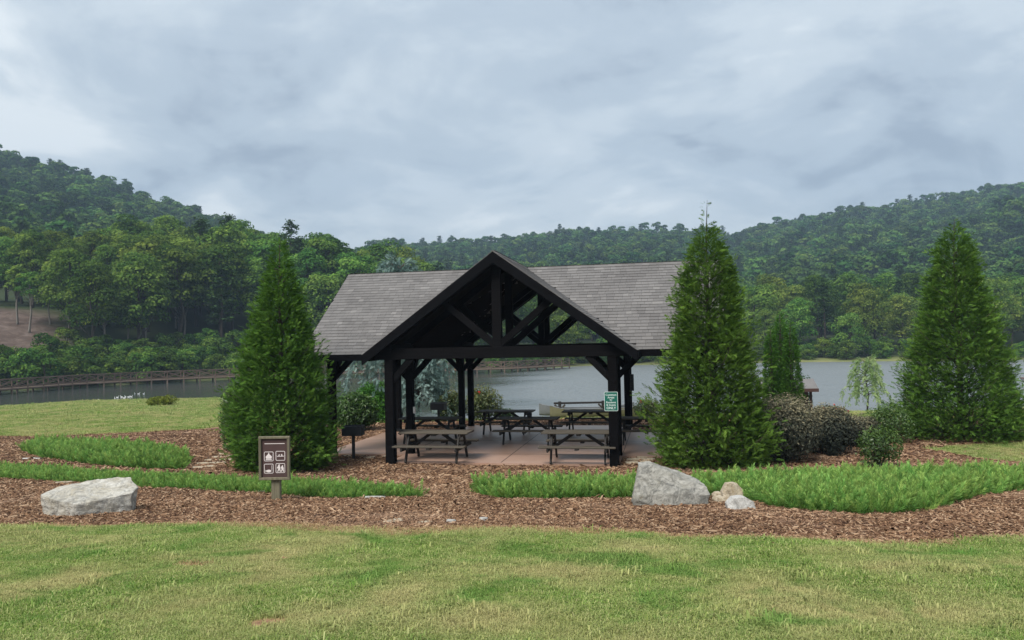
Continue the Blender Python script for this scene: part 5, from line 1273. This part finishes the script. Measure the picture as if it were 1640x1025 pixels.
def chip_meshes():
    out = []
    cols = [(0.076, 0.039, 0.022), (0.145, 0.080, 0.045), (0.225, 0.132, 0.076), (0.105, 0.057, 0.033), (0.37, 0.25, 0.16), (0.175, 0.10, 0.058), (0.05, 0.027, 0.018), (0.29, 0.178, 0.104)]
    for k, c in enumerate(cols):
        g = np.random.default_rng(400 + k); mt, t, o = new_mat('bark_chip_%d' % k)
        w_ = noise(t, pos(t), 0.7, 4, .6, .5); w2 = noise(t, pos(t), 4.0, 3)
        cc_ = mixc(t, ramp(t, w_, [(0.38, (.55, .55, .55)), (0.5, (0, 0, 0))]).outputs[0], c, tuple(x * .55 for x in c))
        cc_ = mixc(t, ramp(t, w_, [(0.54, (0, 0, 0)), (0.7, (.45, .45, .45))]).outputs[0], cc_, (0.32, 0.215, 0.15))
        cc_ = mixc(t, mth(t, 'MULTIPLY', w2, .25), cc_, tuple(x * 1.6 for x in c))
        principled(t, o, cc_, .9, .12)
        L, w, th = g.uniform(.022, .040), g.uniform(.006, .012), g.uniform(.003, .006)
        v = [(-L, -w * .6, 0), (L * .9, -w, 0), (L, w * .5, 0), (-L * .8, w, 0)]; b = .004 * g.normal()
        mb = MB().add([(x, y, z + (x / L) ** 2 * b) for x, y, z in v] + [(x * .93, y * .8, z + th + (x / L) ** 2 * b) for x, y, z in v], [(4, 5, 6, 7), (0, 1, 5, 4), (1, 2, 6, 5), (2, 3, 7, 6), (3, 0, 4, 7)])
        out.append(mb.mesh('bark_chip', mt))
    return out
cc = proto_coll('bark_chips', chip_meshes())
g = np.random.default_rng(8)
n = 620000; yq = 7.0 + (34 - 7.0) * g.uniform(0, 1, n); xq = g.uniform(-.80, .80, n) * yq
keep = g.uniform(0, 1, n) < np.clip((9.5 / yq) ** 1.1, 0, 1)
xq, yq = xq[keep], yq[keep]
ld = lawn_dist(xq, yq) + g.normal(0, .10, len(xq)) - np.where(g.uniform(0, 1, len(xq)) < .03, g.exponential(.25, len(xq)), 0); lx, ly = PINV(xq, yq)
onslab = ((np.abs(lx) < HW + .14) & (ly > 0) & (ly < YB + .25)) | ((np.abs(lx) < HW + WING + .3) & (ly > D1 - .2) & (ly < D1 + D2 + .25))
k = (ld < .02) & ~onslab; xq, yq = xq[k], yq[k]; n = len(xq)
scatter('bark_mulch', np.column_stack([xq, yq, ground_z(xq, yq) + g.uniform(0, .018, n)]), np.column_stack([g.normal(0, .28, n), g.normal(0, .28, n), g.uniform(0, 6.28, n)]), g.uniform(.55, 1.35, n) * np.where(g.uniform(0, 1, n) < .05, 1.8, 1.0) * np.clip(yq / 11, .85, 2.1), g.integers(0, 8, n), cc, 'brown bark mulch covering the planting beds', 'mulch')
print('chips', n)

def tuft_meshes():
    out = []
    for k in range(6):
        g = np.random.default_rng(500 + k); V = []; Q = []; T = []
        for i in range(14):
            a = g.uniform(0, 6.28); b = np.append(g.normal(0, .022, 2), 0); L = g.uniform(.018, .042); le = g.uniform(.25, 1.15); d = np.array([math.cos(a), math.sin(a), 0]); s_ = np.array([-d[1], d[0], 0]) * g.uniform(.0014, .0024)
            m_ = b + d * L * .4 * le + [0, 0, L * .7]; e = b + d * L * le + [0, 0, L * (1.05 - .45 * le)]
            kx = len(V); V += [b - s_, b + s_, m_ + s_ * .9, m_ - s_ * .9, e]; Q.append((kx, kx + 1, kx + 2, kx + 3)); T.append((kx + 3, kx + 2, kx + 4))
        tn = np.repeat(np.clip(g.uniform(0, 1, 14), 0, 1), 5)
        out.append(np_mesh('grass_tuft', np.array(V), [np.array(Q), np.array(T)], L_['grass'], False, dict(tint=tn)))
    return out
tcx = proto_coll('grass_tufts', tuft_meshes())
n = 420000; yq = np.sqrt(g.uniform(3.2 ** 2, 12.5 ** 2, n)); xq = g.uniform(-.80, .80, n) * yq
ld = lawn_dist(xq, yq) + g.normal(0, .07, n)
cl_ = .5 + .5 * np.sin(xq * 3.1 + np.sin(yq * 4.3) * 1.3) * np.sin(yq * 3.7 + np.sin(xq * 2.2))
k = (ld > .04) & (yq < 11.5) & (g.uniform(0, 1, n) < .55 + .45 * cl_); xq, yq, cl_ = xq[k], yq[k], cl_[k]
n2 = 380000; y2 = 13.0 + (84.0 - 13.0) * g.uniform(0, 1, n2); x2 = g.uniform(-.80, .80, n2) * y2
k = (lawn_dist(x2, y2) + g.normal(0, .12, n2) > .05); k &= ground_z(x2, y2) > LAKE + .12; lx, ly = PINV(x2, y2); k &= ~((np.abs(lx) < HW + WING + .3) & (ly > 0) & (ly < YB + .3))
x2, y2 = x2[k], y2[k]; big = np.concatenate([np.ones(len(xq)), np.clip(y2 / 13, 1.4, 4.6)])
wd = g.uniform(0, 1, len(big)) < .012; big = np.where(wd, big * 1.9, big)
xq = np.concatenate([xq, x2]); yq = np.concatenate([yq, y2]); cl_ = np.concatenate([cl_, np.full(len(x2), .4)]); n = len(xq)
scatter('lawn_grass', np.column_stack([xq, yq, ground_z(xq, yq) - .004]), np.column_stack([np.zeros(n), np.zeros(n), g.uniform(0, 6.28, n)]), g.uniform(.6, 1.15, n) * (.8 + .45 * cl_) * big, g.integers(0, 6, n), tcx, 'short mown lawn grass in the foreground', 'grass')
print('tufts', n)
L_['straw'] = m_leaf('dry_straw', [(0.30, 0.19, 0.09), (0.46, 0.32, 0.17), (0.58, 0.45, 0.27)], 0.3, hue=0.01, val=.3)
stc = []
for me in [o.data for o in tcx.objects]:
    q_ = me.copy(); q_.materials.clear(); q_.materials.append(L_['straw']); stc.append(q_)
stc = proto_coll('straw_tufts', stc)
n = 400000; yq = np.sqrt(g.uniform(6.5 ** 2, 13 ** 2, n)); xq = g.uniform(-.80, .80, n) * yq
wid = .09 + .17 * np.exp(-((xq + 1.3) / 1.5) ** 2) + .05 * np.sin(xq * 1.3)
k = np.abs(lawn_dist(xq, yq) - .02 + g.normal(0, .05, n)) < wid; k &= g.uniform(0, 1, n) < .6; xq, yq = xq[k], yq[k]; n = len(xq)
scatter('dry_grass', np.column_stack([xq, yq, ground_z(xq, yq)]), np.column_stack([g.normal(0, .3, n), g.normal(0, .3, n), g.uniform(0, 6.28, n)]), g.uniform(.5, 1.0, n), g.integers(0, 6, n), stc, 'dry straw-coloured grass along the edge of the front lawn', 'grass')

# ------------------------------------------------------------------ hazy air
def m_haze():
    mt, t, o = new_mat('hazy_air')
    v = N(t, 'ShaderNodeVolumePrincipled'); v.inputs['Color'].default_value = (0.55, 0.74, 0.98, 1); v.inputs['Density'].default_value = 0.00034; v.inputs['Anisotropy'].default_value = 0.0
    t.links.new(v.outputs[0], o.inputs['Volume']); return mt
hz = MB().box(-800, 800, -60, 1120, -14, 235).build('haze', m_haze()); tag(hz, 'thin bluish haze in the humid air', None, kind='stuff')
